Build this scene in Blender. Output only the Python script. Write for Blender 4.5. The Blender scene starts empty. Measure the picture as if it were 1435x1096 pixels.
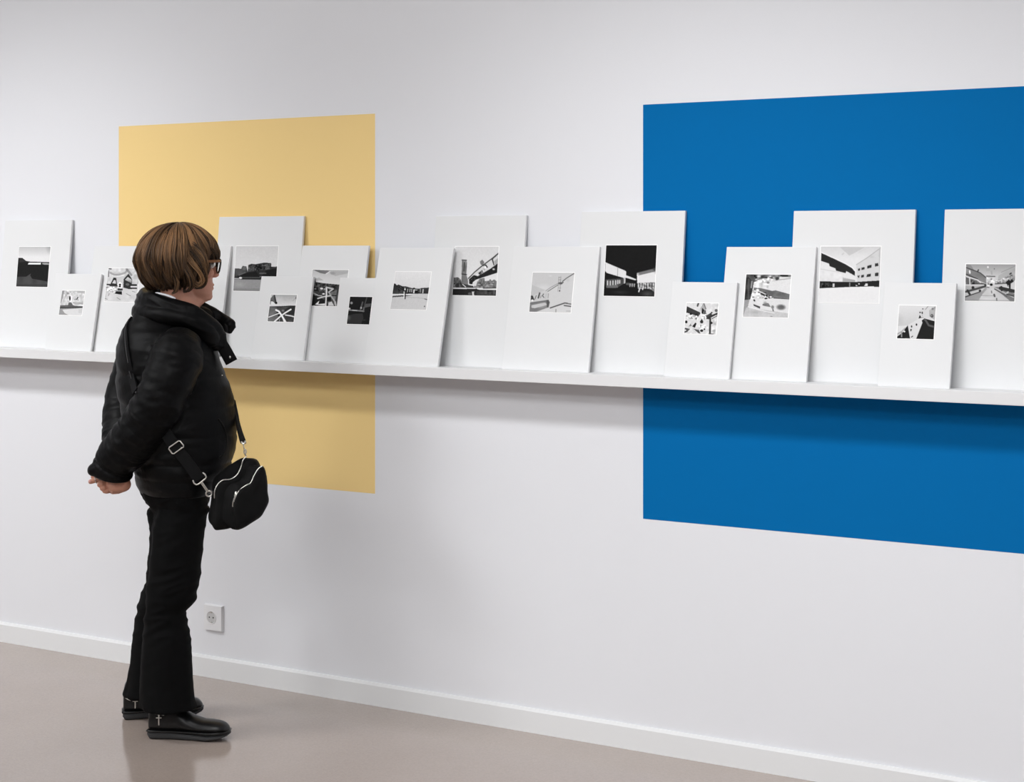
import bpy, bmesh, math, random
import numpy as np
from mathutils import Vector, Matrix, noise

random.seed(7)
rng = np.random.default_rng(11)
S = bpy.context.scene
COL = S.collection
PI = math.pi

# ------------------------------------------------------------------ camera
TH = math.radians(33.454)              # angle between the wall and the picture plane
CAM = Vector((3.2966, -4.9893, 1.55))
cd = bpy.data.cameras.new('camera')
cam = bpy.data.objects.new('camera', cd)
COL.objects.link(cam)
cam.location = CAM
cam.rotation_euler = (PI / 2, 0, TH)
cd.sensor_fit = 'HORIZONTAL'
cd.sensor_width = 36.0
cd.lens = 2600 / 1435 * 36.0
cd.shift_y = -(548 - 347) / 1435
cd.clip_start = 0.05
S.camera = cam

# ------------------------------------------------------------------ view, world, lights
S.view_settings.view_transform = 'Standard'
S.view_settings.look = 'None'
S.view_settings.gamma = 1
S.view_settings.use_curve_mapping = False
S.view_settings.exposure = -0.27
W = bpy.data.worlds.new('world'); S.world = W
W.use_nodes = True
W.node_tree.nodes['Background'].inputs[0].default_value = (0.9, 0.95, 1.0, 1)
W.node_tree.nodes['Background'].inputs[1].default_value = 0.3


PW = (190, 138, 90, 88)            # watts of the two strips and of the left and right spots


def area(name, loc, sx, sy, power, target, col=(1, 1, 1)):
    ld = bpy.data.lights.new(name, 'AREA')
    ld.shape = 'RECTANGLE'; ld.size = sx; ld.size_y = sy
    ld.energy = power; ld.color = col
    o = bpy.data.objects.new(name, ld); COL.objects.link(o)
    o.location = loc
    d = Vector(target) - Vector(loc)
    o.rotation_euler = d.to_track_quat('-Z', 'Y').to_euler()
    return o


area('ceiling_strip_light', (-3.6, -4.6, 3.36), 2.2, 0.60, PW[0] * .47, (-2.0, -1.0, 0), (0.98, 0.99, 1))
area('ceiling_strip_light', (2.3, -4.6, 3.36), 3.0, 0.60, PW[0] * .53, (1.0, -1.0, 0), (0.98, 0.99, 1))
area('ceiling_strip_light', (-0.4, -6.6, 3.3), 9.5, 0.60, PW[1], (-0.4, -1.5, 0), (0.98, 0.99, 1))
for lx in (-4.7, -4.0, -3.3, -2.65, -2.05, 0.25, 0.85, 1.5, 2.2, 2.9, 3.6, 4.3):          # spots of the ceiling track, washing the wall
    ld = bpy.data.lights.new('track_spot', 'SPOT'); ld.energy = (PW[2] if lx < -0.6 else PW[3]) * (2.35 if abs(lx + .9) < 1.9 else .68)
    ld.spot_size = math.radians(76); ld.spot_blend = 1.0; ld.shadow_soft_size = 0.3; ld.color = (0.98, 0.99, 1)
    o = bpy.data.objects.new('track_spot', ld); COL.objects.link(o); o.location = (lx, -2.4, 3.36)
    o.rotation_euler = (Vector((lx + .25, 0, 0.35)) - o.location).to_track_quat('-Z', 'Y').to_euler()


# ------------------------------------------------------------------ materials
def srgb(r, g, b):
    def f(c):
        c /= 255.0
        return c / 12.92 if c <= 0.04045 else ((c + 0.055) / 1.055) ** 2.4
    return (f(r), f(g), f(b), 1)


def mat(name, col, rough=0.6, metal=0.0, spec=0.5, bump=None, var=None, coat=0.0, sheen=0.0, attr=None):
    m = bpy.data.materials.new(name); m.use_nodes = True
    nt = m.node_tree; b = nt.nodes['Principled BSDF']
    b.inputs['Base Color'].default_value = col
    b.inputs['Roughness'].default_value = rough
    b.inputs['Metallic'].default_value = metal
    b.inputs['Specular IOR Level'].default_value = spec
    b.inputs['Coat Weight'].default_value = coat
    b.inputs['Sheen Weight'].default_value = sheen
    tc = nt.nodes.new('ShaderNodeTexCoord')
    if var:                                  # (scale, amount)
        n = nt.nodes.new('ShaderNodeTexNoise'); n.inputs['Scale'].default_value = var[0]
        n.inputs['Detail'].default_value = 6
        nt.links.new(tc.outputs['Object'], n.inputs['Vector'])
        mx = nt.nodes.new('ShaderNodeMix'); mx.data_type = 'RGBA'
        mx.inputs[6].default_value = tuple(c * (1 - var[1]) for c in col[:3]) + (1,)
        mx.inputs[7].default_value = tuple(min(1, c * (1 + var[1])) for c in col[:3]) + (1,)
        nt.links.new(n.outputs['Fac'], mx.inputs[0])
        nt.links.new(mx.outputs[2], b.inputs['Base Color'])
    if bump:                                 # (scale, strength, distance)
        n2 = nt.nodes.new('ShaderNodeTexNoise'); n2.inputs['Scale'].default_value = bump[0]
        n2.inputs['Detail'].default_value = 4
        nt.links.new(tc.outputs['Object'], n2.inputs['Vector'])
        bp = nt.nodes.new('ShaderNodeBump'); bp.inputs['Strength'].default_value = bump[1]
        bp.inputs['Distance'].default_value = bump[2]
        nt.links.new(n2.outputs['Fac'], bp.inputs['Height'])
        nt.links.new(bp.outputs['Normal'], b.inputs['Normal'])
    if attr:
        a = nt.nodes.new('ShaderNodeAttribute'); a.attribute_name = attr
        nt.links.new(a.outputs['Color'], b.inputs['Base Color'])
    return m


M = {}
M['wall'] = mat('wall_paint', srgb(230, 231, 235), 0.75, spec=0.25, bump=(140, 0.06, 0.002))
M['yellow'] = mat('yellow_paint', srgb(245, 214, 147), 0.7, spec=0.25, bump=(140, 0.06, 0.002))
M['blue'] = mat('blue_paint', srgb(0, 104, 169), 0.8, spec=0.08, bump=(140, 0.06, 0.002))
M['ceiling'] = mat('ceiling_paint', srgb(240, 240, 238), 0.9)
M['base'] = mat('skirting_paint', srgb(230, 231, 232), 0.55)
M['shelf'] = mat('shelf_lacquer', srgb(226, 226, 227), 0.5)
M['board'] = mat('mat_board', srgb(226, 227, 228), 0.85, spec=0.2, bump=(300, 0.05, 0.001))
M['bevel'] = mat('mat_bevel_white', srgb(252, 252, 252), 0.7)
M['print'] = mat('photographic_print', (0.5, 0.5, 0.5, 1), 0.6, spec=0.08, attr='tone')
M['plastic'] = mat('socket_plastic', srgb(230, 230, 232), 0.35)
M['socket_in'] = mat('socket_recess', srgb(196, 196, 196), 0.45)
M['metal'] = mat('silver_metal', srgb(215, 212, 206), 0.28, metal=1.0)
M['jacket'] = mat('black_nylon', (0.0028, 0.0028, 0.0031, 1), 0.46, spec=0.11, bump=(60, 0.25, 0.004))
M['trouser'] = mat('black_cotton', (0.0028, 0.0028, 0.003, 1), 0.85, spec=0.1, bump=(260, 0.2, 0.001))
M['leather'] = mat('black_leather', (0.005, 0.005, 0.0055, 1), 0.34, spec=0.35, bump=(90, 0.12, 0.001))
M['sole'] = mat('rubber_sole', srgb(62, 62, 63), 0.8, spec=0.2, bump=(200, 0.2, 0.001))
M['bag'] = mat('bag_fabric', (0.003, 0.003, 0.0032, 1), 0.68, spec=0.15, bump=(700, 0.2, 0.0008))
M['strap'] = mat('strap_webbing', (0.004, 0.004, 0.0045, 1), 0.75, spec=0.15, bump=(600, 0.3, 0.0008))
M['piping'] = mat('strap_edge', (0.07, 0.07, 0.072, 1), 0.6)
M['skin'] = mat('skin', srgb(196, 142, 120), 0.5, spec=0.35, bump=(180, 0.12, 0.0015), var=(26, 0.10))
bs = M['skin'].node_tree.nodes['Principled BSDF']
bs.inputs['Subsurface Weight'].default_value = 0.12
bs.inputs['Subsurface Radius'].default_value = (0.01, 0.004, 0.002)
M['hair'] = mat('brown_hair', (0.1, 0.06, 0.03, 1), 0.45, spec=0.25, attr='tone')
M['amber'] = mat('tortoiseshell', srgb(112, 68, 30), 0.3, var=(90, 0.6))
M['frame_black'] = mat('dark_acetate', srgb(24, 18, 15), 0.25)
M['eye'] = mat('eye_white', srgb(225, 220, 214), 0.2)
M['iris'] = mat('iris', srgb(60, 45, 35), 0.2)
M['black'] = mat('black_hole', srgb(18, 18, 18), 0.6)
gm = mat('spectacle_glass', (1, 1, 1, 1), 0.03)
gm.node_tree.nodes['Principled BSDF'].inputs['Alpha'].default_value = 0.12
M['glass'] = gm
# polished concrete floor
fm = mat('polished_concrete', srgb(160, 151, 144), 0.2, spec=0.85)
nt = fm.node_tree; b = nt.nodes['Principled BSDF']
tc = nt.nodes.new('ShaderNodeTexCoord')
n1 = nt.nodes.new('ShaderNodeTexNoise'); n1.inputs['Scale'].default_value = 1.6; n1.inputs['Detail'].default_value = 8
n2 = nt.nodes.new('ShaderNodeTexNoise'); n2.inputs['Scale'].default_value = 160; n2.inputs['Detail'].default_value = 3
for n in (n1, n2): nt.links.new(tc.outputs['Object'], n.inputs['Vector'])
mx = nt.nodes.new('ShaderNodeMix'); mx.data_type = 'RGBA'
mx.inputs[6].default_value = srgb(172, 157, 147); mx.inputs[7].default_value = srgb(190, 176, 167)
nt.links.new(n1.outputs['Fac'], mx.inputs[0])
mx2 = nt.nodes.new('ShaderNodeMix'); mx2.data_type = 'RGBA'; mx2.blend_type = 'MULTIPLY'
mx2.inputs[0].default_value = 0.3
nt.links.new(mx.outputs[2], mx2.inputs[6]); nt.links.new(n2.outputs['Color'], mx2.inputs[7])
hs = nt.nodes.new('ShaderNodeRGBToBW'); nt.links.new(n2.outputs['Color'], hs.inputs[0]); nt.links.new(hs.outputs[0], mx2.inputs[7])
nt.links.new(mx2.outputs[2], b.inputs['Base Color'])
rr = nt.nodes.new('ShaderNodeMapRange'); rr.inputs[3].default_value = 0.10; rr.inputs[4].default_value = 0.2
nt.links.new(n1.outputs['Fac'], rr.inputs[0]); nt.links.new(rr.outputs[0], b.inputs['Roughness'])
M['floor'] = fm


# ------------------------------------------------------------------ object helpers
def link(name, me, material=None, parent=None, smooth=False):
    o = bpy.data.objects.new(name, me); COL.objects.link(o)
    if material is not None: me.materials.append(material)
    if parent is not None: o.parent = parent
    if smooth: me.polygons.foreach_set('use_smooth', [True] * len(me.polygons))
    return o


def tag(o, label=None, cat=None, group=None, kind=None):
    if label: o['label'] = label
    if cat: o['category'] = cat
    if group: o['group'] = group
    if kind: o['kind'] = kind
    return o


def empty(name, loc=(0, 0, 0), rz=0.0):
    o = bpy.data.objects.new(name, None); COL.objects.link(o)
    o.location = loc; o.rotation_euler = (0, 0, rz); o.empty_display_size = 0.05
    return o


def box_bm(bm, x0, x1, y0, y1, z0, z1, mtx=None):
    r = bmesh.ops.create_cube(bm, size=1.0)
    for v in r['verts']:
        v.co = Vector((x0 + (v.co.x + .5) * (x1 - x0), y0 + (v.co.y + .5) * (y1 - y0), z0 + (v.co.z + .5) * (z1 - z0)))
        if mtx is not None: v.co = mtx @ v.co
    return r['verts']


def box(name, x0, x1, y0, y1, z0, z1, material, parent=None, bevel=0.0, segs=2):
    bm = bmesh.new(); box_bm(bm, x0, x1, y0, y1, z0, z1)
    if bevel: bmesh.ops.bevel(bm, geom=bm.edges[:], offset=bevel, segments=segs, affect='EDGES', profile=0.6)
    me = bpy.data.meshes.new(name); bm.to_mesh(me); bm.free()
    return link(name, me, material, parent)


class MB:
    """collects vertices and faces; builds one mesh"""
    def __init__(s): s.v, s.f = [], []

    def add(s, v, f):
        o = len(s.v); s.v += [tuple(p) for p in v]; s.f += [tuple(i + o for i in q) for q in f]

    def loft(s, rings, cap0=True, cap1=True, closed=False):
        n = len(rings[0]); m = len(rings); v = [p for r in rings for p in r]; f = []
        for i in range(m if closed else m - 1):
            for j in range(n):
                k = (j + 1) % n; i2 = (i + 1) % m
                f.append((i * n + j, i * n + k, i2 * n + k, i2 * n + j))
        if not closed:
            if cap0:
                c = np.mean(np.array(rings[0], float), axis=0); v.append(tuple(c)); q = len(v) - 1
                f += [(q, (j + 1) % n, j) for j in range(n)]
            if cap1:
                c = np.mean(np.array(rings[-1], float), axis=0); v.append(tuple(c)); q = len(v) - 1
                f += [(q, (m - 1) * n + j, (m - 1) * n + (j + 1) % n) for j in range(n)]
        s.add(v, f)

    def tube(s, pts, radii, n=16, flat=1.0, up=(0, 0, 1), closed=False, round_ends=True):
        """tube along pts; radii scalar or list; flat scales the second axis"""
        P = [Vector(p) for p in pts]; k = len(P)
        R = [radii] * k if isinstance(radii, (int, float)) else list(radii)
        if round_ends and not closed:
            d0 = (P[0] - P[1]).normalized(); d1 = (P[-1] - P[-2]).normalized()
            a, z, ra, rz_ = P[0], P[-1], R[0], R[-1]
            P = [a + d0 * ra * .8, a + d0 * ra * .55] + P + [z + d1 * rz_ * .55, z + d1 * rz_ * .8]
            R = [ra * .35, ra * .8] + R + [rz_ * .8, rz_ * .35]
            k = len(P)
        rings = []; u = Vector(up)
        for i in range(k):
            if closed: t = (P[(i + 1) % k] - P[i - 1]).normalized()
            else: t = (P[min(i + 1, k - 1)] - P[max(i - 1, 0)]).normalized()
            a = u - t * u.dot(t)
            if a.length < 1e-4: a = t.orthogonal()
            a.normalize(); u = a; bn = t.cross(a)
            rings.append([P[i] + (a * math.cos(w) * flat + bn * math.sin(w)) * R[i] for w in [2 * PI * j / n for j in range(n)]])
        s.loft(rings, closed=closed)

    def ell(s, c, r, n=16, m=10, mtx=None):
        rings = []
        for i in range(1, m):
            t = PI * i / m
            ring = [Vector((r[0] * math.sin(t) * math.cos(w), r[1] * math.sin(t) * math.sin(w), r[2] * math.cos(t))) for w in [2 * PI * j / n for j in range(n)]]
            rings.append([(mtx @ p if mtx else p) + Vector(c) for p in ring])
        s.loft(rings)

    def ribbon(s, pts, width_dirs, width, thick, normals):
        rings = []
        for p, wd, nn in zip(pts, width_dirs, normals):
            p, wd, nn = Vector(p), Vector(wd).normalized() * width / 2, Vector(nn).normalized() * thick / 2
            rings.append([p - wd - nn, p + wd - nn, p + wd + nn, p - wd + nn])
        s.loft(rings)

    def build(s, name, material=None, parent=None, smooth=True):
        me = bpy.data.meshes.new(name); me.from_pydata(s.v, [], s.f); me.update()
        bm = bmesh.new(); bm.from_mesh(me); bmesh.ops.recalc_face_normals(bm, faces=bm.faces[:]); bm.to_mesh(me); bm.free()
        return link(name, me, material, parent, smooth)


def bake(o):
    """replace the mesh by its evaluated (modified) mesh"""
    dg = bpy.context.evaluated_depsgraph_get(); dg.update()
    me = bpy.data.meshes.new_from_object(o.evaluated_get(dg))
    old = o.data; o.modifiers.clear(); o.data = me; bpy.data.meshes.remove(old)
    return o


def remesh(o, voxel, smooth_it=6, fac=0.5):
    m = o.modifiers.new('r', 'REMESH'); m.mode = 'VOXEL'; m.voxel_size = voxel; m.use_smooth_shade = True
    if smooth_it:
        q = o.modifiers.new('s', 'SMOOTH'); q.factor = fac; q.iterations = smooth_it
    mats = list(o.data.materials)
    bake(o)
    if not o.data.materials:
        for k in mats: o.data.materials.append(k)
    o.data.polygons.foreach_set('use_smooth', [True] * len(o.data.polygons))
    return o


def coords(o):
    n = len(o.data.vertices); a = np.empty(n * 3); o.data.vertices.foreach_get('co', a)
    b = np.empty(n * 3); o.data.vertices.foreach_get('normal', b)
    return a.reshape(-1, 3), b.reshape(-1, 3)


def set_coords(o, a):
    o.data.vertices.foreach_set('co', np.ascontiguousarray(a).ravel()); o.data.update()


def catmull(pts, n):
    P = np.array([list(p) for p in pts], float); k = len(P); out = []
    for t in np.linspace(0, k - 1, n):
        i = min(int(t), k - 2); u = t - i
        p0, p1, p2, p3 = P[max(i - 1, 0)], P[i], P[i + 1], P[min(i + 2, k - 1)]
        out.append(.5 * (2 * p1 + (p2 - p0) * u + (2 * p0 - 5 * p1 + 4 * p2 - p3) * u ** 2 + (3 * p1 - p0 - 3 * p2 + p3) * u ** 3))
    return out


# ------------------------------------------------------------------ the room
X0, X1, Y0, H = -5.5, 5.5, -8.5, 3.4
tag(box('floor', X0, X1, Y0, 0, -0.1, 0, M['floor']), kind='structure')
tag(box('ceiling', X0, X1, Y0, 0.15, H, H + 0.1, M['ceiling']), kind='structure')
wall = tag(box('wall_back', X0, X1, 0, 0.15, -0.1, H, M['wall']), kind='structure')
tag(box('wall_left', X0 - .15, X0, Y0, 0.15, -0.1, H, M['wall']), kind='structure')
tag(box('wall_right', X1, X1 + .15, Y0, 0.15, -0.1, H, M['wall']), kind='structure')
tag(box('wall_front', X0, X1, Y0 - .15, Y0, -0.1, H, M['wall']), kind='structure')
o = box('painted_rectangle', -1.766, -0.556, -0.0006, 0.002, 0.716, 2.004, M['yellow'], wall)
o['label'] = 'pale yellow rectangle painted on the white wall'
o = box('painted_rectangle', 0.484, 1.70, -0.0006, 0.002, 0.715, 1.99, M['blue'], wall)
o['label'] = 'strong blue rectangle painted on the white wall'
# skirting board with a small chamfer along its top
mb = MB()
prof = [(0, 0), (-0.012, 0), (-0.012, 0.068), (-0.006, 0.077), (0, 0.077)]
mb.loft([[(x, y, z) for y, z in prof] for x in (X0, X1)])
tag(mb.build('baseboard_back', M['base'], smooth=False), kind='structure')

# the long ledge
ZS = 1.165
tag(box('wall_shelf', -5.2, 5.2, -0.152, 0, 1.131, ZS, M['shelf'], bevel=0.0015),
    'long white picture ledge fixed along the white wall, carrying the mounted photographs', 'shelf')

# wall socket
sk = tag(empty('wall_socket', (-1.284, 0, 0.216)), 'square white wall socket low on the wall above the skirting', 'socket')
bm = bmesh.new()
vs = box_bm(bm, -0.045, 0.045, -0.012, 0, -0.0475, 0.0475)
for v in vs:
    if v.co.y < -0.006: v.co.x *= 0.93; v.co.z *= 0.93
me = bpy.data.meshes.new('cover_plate'); bm.to_mesh(me); bm.free()
plate = link('cover_plate', me, M['plastic'], sk)


def disc_wall(rings):       # lathe about the local y axis: (radius, y)
    m_ = MB(); n = 32
    m_.loft([[(r * math.cos(2 * PI * j / n) - 0.006, y, r * math.sin(2 * PI * j / n) + 0.002) for j in range(n)] for r, y in rings], cap0=False)
    return m_


disc_wall([(0.0245, -0.0119), (0.0235, -0.0136), (0.0215, -0.0134), (0.0205, -0.0122), (0.0205, -0.0120)]).build('socket_rim', M['plastic'], sk)
disc_wall([(0.0206, -0.0123), (0.0203, -0.0122), (0.02, -0.01215)]).build('socket_well', M['socket_in'], sk)
for sx in (-1, 1):
    m_ = MB(); m_.ell((sx * 0.0092 - 0.006, -0.0124, 0.002), (0.0028, 0.0008, 0.0028)); m_.build('contact_hole', M['black'], sk)
for sz in (-1, 1):
    box('earth_clip', -0.009, -0.003, -0.0138, -0.0121, 0.002 + sz * 0.018 - 0.002, 0.002 + sz * 0.018 + 0.002, M['metal'], sk)


# ------------------------------------------------------------------ the printed pictures
def lin(v):
    c = np.clip(np.asarray(v, float) / 255., 0, 1)
    return np.where(c <= 0.04045, c / 12.92, ((c + 0.055) / 1.055) ** 2.4)


class Pic:
    """a small grey-tone painter; its marks are given in a drawing frame whose corners are tl, tr, br, bl"""
    N = 160

    def __init__(s, tl, tr, br, bl, base=220):
        n = s.N; u, v = np.meshgrid((np.arange(n)) / (n - 1), (np.arange(n)) / (n - 1)); s.u, s.v = u, v
        c = [np.array(p, float) for p in (tl, tr, br, bl)]
        s.x = (c[0][0] * (1 - u) + c[1][0] * u) * (1 - v) + (c[3][0] * (1 - u) + c[2][0] * u) * v
        s.y = (c[0][1] * (1 - u) + c[1][1] * u) * (1 - v) + (c[3][1] * (1 - u) + c[2][1] * u) * v
        s.g = np.full((n, n), float(base)); s.px = abs(c[1][0] - c[0][0]) / n

    def grad(s, y0, a, y1, b):
        t = np.clip((s.y - y0) / (y1 - y0), 0, 1); s.g = a + (b - a) * t; return s

    def inside(s, pts):
        k = np.zeros(s.x.shape, bool); j = len(pts) - 1
        for i in range(len(pts)):
            (xi, yi), (xj, yj) = pts[i], pts[j]
            if yi != yj: k ^= ((yi > s.y) != (yj > s.y)) & (s.x < (xj - xi) * (s.y - yi) / (yj - yi) + xi)
            j = i
        return k

    def poly(s, pts, val, mix=1.0, grain=0):
        k = s.inside(pts); w = val + (grain * s.nz(7) if grain else 0)
        s.g = np.where(k, s.g * (1 - mix) + w * mix, s.g); return s

    def line(s, pts, w, val, mix=1.0):
        d = np.full(s.x.shape, 1e9)
        for (ax, ay), (bx, by) in zip(pts[:-1], pts[1:]):
            dx, dy = bx - ax, by - ay; t = np.clip(((s.x - ax) * dx + (s.y - ay) * dy) / (dx * dx + dy * dy + 1e-9), 0, 1)
            d = np.minimum(d, np.hypot(s.x - ax - t * dx, s.y - ay - t * dy))
        a = np.clip((w / 2 - d) / s.px + .5, 0, 1) * mix; s.g = s.g * (1 - a) + val * a; return s

    def ell(s, cx, cy, rx, ry, val, mix=1.0, soft=0.12):
        d = np.hypot((s.x - cx) / rx, (s.y - cy) / ry); a = np.clip((1 - d) / soft, 0, 1) * mix
        s.g = s.g * (1 - a) + val * a; return s

    def nz(s, k):                      # value noise with k cells
        r = rng.standard_normal((k + 2, k + 2)); gx, gy = s.u * k, s.v * k
        i, j = gx.astype(int), gy.astype(int); fx, fy = gx - i, gy - j
        fx, fy = fx * fx * (3 - 2 * fx), fy * fy * (3 - 2 * fy)
        return (r[j, i] * (1 - fx) + r[j, i + 1] * fx) * (1 - fy) + (r[j + 1, i] * (1 - fx) + r[j + 1, i + 1] * fx) * fy

    def tex(s, pts, amp, k=40):
        m = s.inside(pts) if pts else np.ones(s.x.shape, bool)
        s.g = np.where(m, s.g + amp * s.nz(k), s.g); return s

    def mesh(s, name, x0, x1, v0, v1):
        """print in the local frame of a board: x across, z up along the board, facing -y"""
        p_ = np.pad(s.g, 1, mode='edge'); s.g = .5 * s.g + .125 * (p_[:-2, 1:-1] + p_[2:, 1:-1] + p_[1:-1, :-2] + p_[1:-1, 2:])     # soft printed grain
        n = s.N; xs = x0 + (x1 - x0) * s.u; zs = v1 + (v0 - v1) * s.v
        v = np.stack([xs, np.zeros_like(xs), zs], -1).reshape(-1, 3)
        i, j = np.meshgrid(np.arange(n - 1), np.arange(n - 1)); a = (j * n + i).ravel()
        f = np.stack([a, a + n, a + n + 1, a + 1], -1)
        me = bpy.data.meshes.new(name); me.from_pydata(v.tolist(), [], f.tolist()); me.update()
        col = me.color_attributes.new('tone', 'FLOAT_COLOR', 'POINT')
        g = lin(s.g).ravel() * 1.02; c = np.stack([g, g, g * 1.01, np.ones_like(g)], -1).astype(np.float32)
        col.data.foreach_set('color', c.ravel())
        return me


def pic_embankment():          # dark bank, thin white building on the ridge
    p = Pic((155, 100), (885, 100), (785, 1025), (70, 1012)).grad(100, 190, 330, 226)
    p.ell(885, 110, 130, 190, 135, .6, 1.0)
    p.poly([(60, 360), (150, 355), (225, 355), (310, 425), (410, 442), (650, 450), (900, 460), (900, 1100), (0, 1100)], 30)
    p.poly([(140, 370), (230, 370), (320, 440), (150, 460)], 55, .7)
    p.line([(400, 452), (650, 455), (860, 462)], 14, 50)
    p.poly([(375, 465), (650, 465), (650, 510), (350, 505)], 240).poly([(680, 472), (850, 480), (850, 512), (690, 505)], 175)
    p.line([(360, 522), (650, 522)], 12, 8)
    p.poly([(60, 800), (150, 785), (300, 790), (420, 712), (400, 760), (440, 835), (640, 870), (800, 905), (800, 1100), (0, 1100)], 76, .9, 6)
    p.poly([(60, 960), (800, 960), (800, 1100), (0, 1100)], 55, .6)
    return p.tex(None, 1, 50)


def pic_terrace():             # pale curved bench, mottled trees, slim dark doorway
    p = Pic((228, 145), (955, 160), (835, 960), (118, 935), 205).tex(None, 14, 16)
    p.poly([(228, 145), (300, 145), (250, 380), (190, 560), (170, 560)], 120, .7).poly([(540, 145), (960, 150), (940, 260), (700, 190)], 165, .6)
    p.ell(400, 240, 55, 50, 130, .8, .5).ell(350, 300, 40, 60, 150, .6, .5)
    p.ell(490, 400, 70, 130, 240, 1, .3).ell(470, 400, 28, 85, 18)
    p.line([(620, 440), (690, 425)], 26, 130).line([(690, 435), (725, 365)], 32, 60)
    p.poly([(140, 640), (410, 625), (430, 540), (520, 540), (560, 620), (640, 650), (870, 660), (880, 710), (150, 740)], 92, 1, 14)
    p.line([(150, 705), (500, 712), (870, 690)], 36, 55).line([(150, 645), (410, 632)], 16, 70)
    p.line([(770, 610), (890, 655)], 24, 240).poly([(540, 520), (900, 540), (890, 600), (620, 600)], 150, .5, 18)
    p.poly([(100, 735), (900, 710), (860, 990), (100, 990)], 150).poly([(230, 770), (870, 720), (840, 990), (430, 950), (300, 880)], 216)
    p.poly([(740, 760), (870, 740), (850, 900), (730, 880)], 190, .5)
    return p.tex(None, 2, 44)


def pic_gatehouse():           # organic arches with dark triangular windows
    p = Pic((205, 110), (1040, 120), (865, 1000), (85, 985), 205).tex(None, 10, 14)
    p.line([(205, 120), (270, 130)], 30, 60).line([(205, 180), (200, 330)], 30, 120)
    p.line([(250, 230), (350, 285), (480, 280), (640, 230), (700, 150)], 50, 150, .8).line([(680, 140), (790, 290)], 60, 120, .7)
    p.line([(300, 310), (460, 330), (600, 300)], 20, 232)
    p.poly([(400, 340), (600, 320), (560, 640), (430, 620)], 200).ell(490, 560, 60, 90, 236).ell(490, 545, 30, 25, 20).ell(485, 592, 30, 24, 20)
    p.poly([(240, 550), (330, 360), (400, 370), (420, 590), (240, 590)], 35).poly([(290, 510), (340, 420), (385, 430), (390, 520)], 190, 1, 30)
    p.poly([(590, 400), (720, 255), (770, 340), (810, 420), (790, 530), (920, 530), (910, 660), (700, 660), (570, 620)], 45)
    p.poly([(620, 420), (700, 340), (800, 420), (780, 500)], 170, 1, 30).ell(680, 540, 50, 35, 120, .7)
    p.line([(770, 600), (910, 600)], 40, 225).line([(150, 540), (260, 545)], 34, 30).line([(240, 570), (410, 580)], 40, 60)
    p.tex([(120, 590), (420, 600), (380, 780), (100, 700)], 45, 34)
    p.poly([(430, 640), (560, 650), (550, 700), (420, 700)], 60).poly([(385, 720), (530, 720), (530, 810), (350, 780)], 22)
    p.poly([(80, 770), (350, 790), (530, 815), (560, 660), (910, 660), (860, 1000), (80, 1000)], 214, .85, 8)
    for a, b in (((640, 780), (740, 840)), ((400, 885), (480, 940)), ((100, 910), (160, 930)), ((790, 720), (860, 740)), ((210, 780), (190, 840))): p.line([a, b], 14, 110, .8)
    return p.tex(None, 2, 40)


def pic_castle_hill():         # blocky dark building on a hill above a grey lawn
    p = Pic((160, 75), (1045, 75), (950, 1050), (70, 1032)).grad(75, 208, 480, 218)
    p.poly([(60, 548), (250, 560), (280, 500), (360, 510), (390, 640), (390, 780), (60, 780)], 70, 1, 12).ell(315, 550, 55, 55, 120, .7, .5)
    p.poly([(390, 640), (405, 480), (470, 455), (550, 465), (600, 455), (740, 430), (880, 440), (880, 520), (1010, 515), (1000, 730), (100, 730)], 48, 1, 10)
    p.tex([(405, 500), (550, 480), (870, 450), (860, 570), (520, 620), (400, 620)], 30, 40)
    p.poly([(420, 520), (510, 480), (520, 610), (410, 625)], 110, .5, 20).poly([(760, 460), (860, 460), (850, 570), (760, 580)], 110, .5, 16)
    p.poly([(400, 640), (560, 620), (640, 740), (160, 740), (200, 700)], 26).poly([(770, 600), (1010, 540), (1000, 780), (640, 760)], 24)
    p.line([(200, 700), (330, 640)], 26, 96).line([(640, 660), (760, 660)], 30, 110, .7)
    p.poly([(90, 735), (1000, 735), (990, 800), (90, 790)], 40).line([(100, 768), (190, 772)], 16, 215).ell(230, 758, 36, 22, 240).line([(270, 748), (640, 752)], 14, 90)
    p.poly([(80, 780), (300, 790), (1000, 800), (1000, 1100), (60, 1100)], 152).ell(200, 900, 160, 80, 176, .7, 1)
    p.poly([(60, 985), (1000, 985), (1000, 1100), (60, 1100)], 128, .6)
    return p.tex(None, 2, 44)


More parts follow.
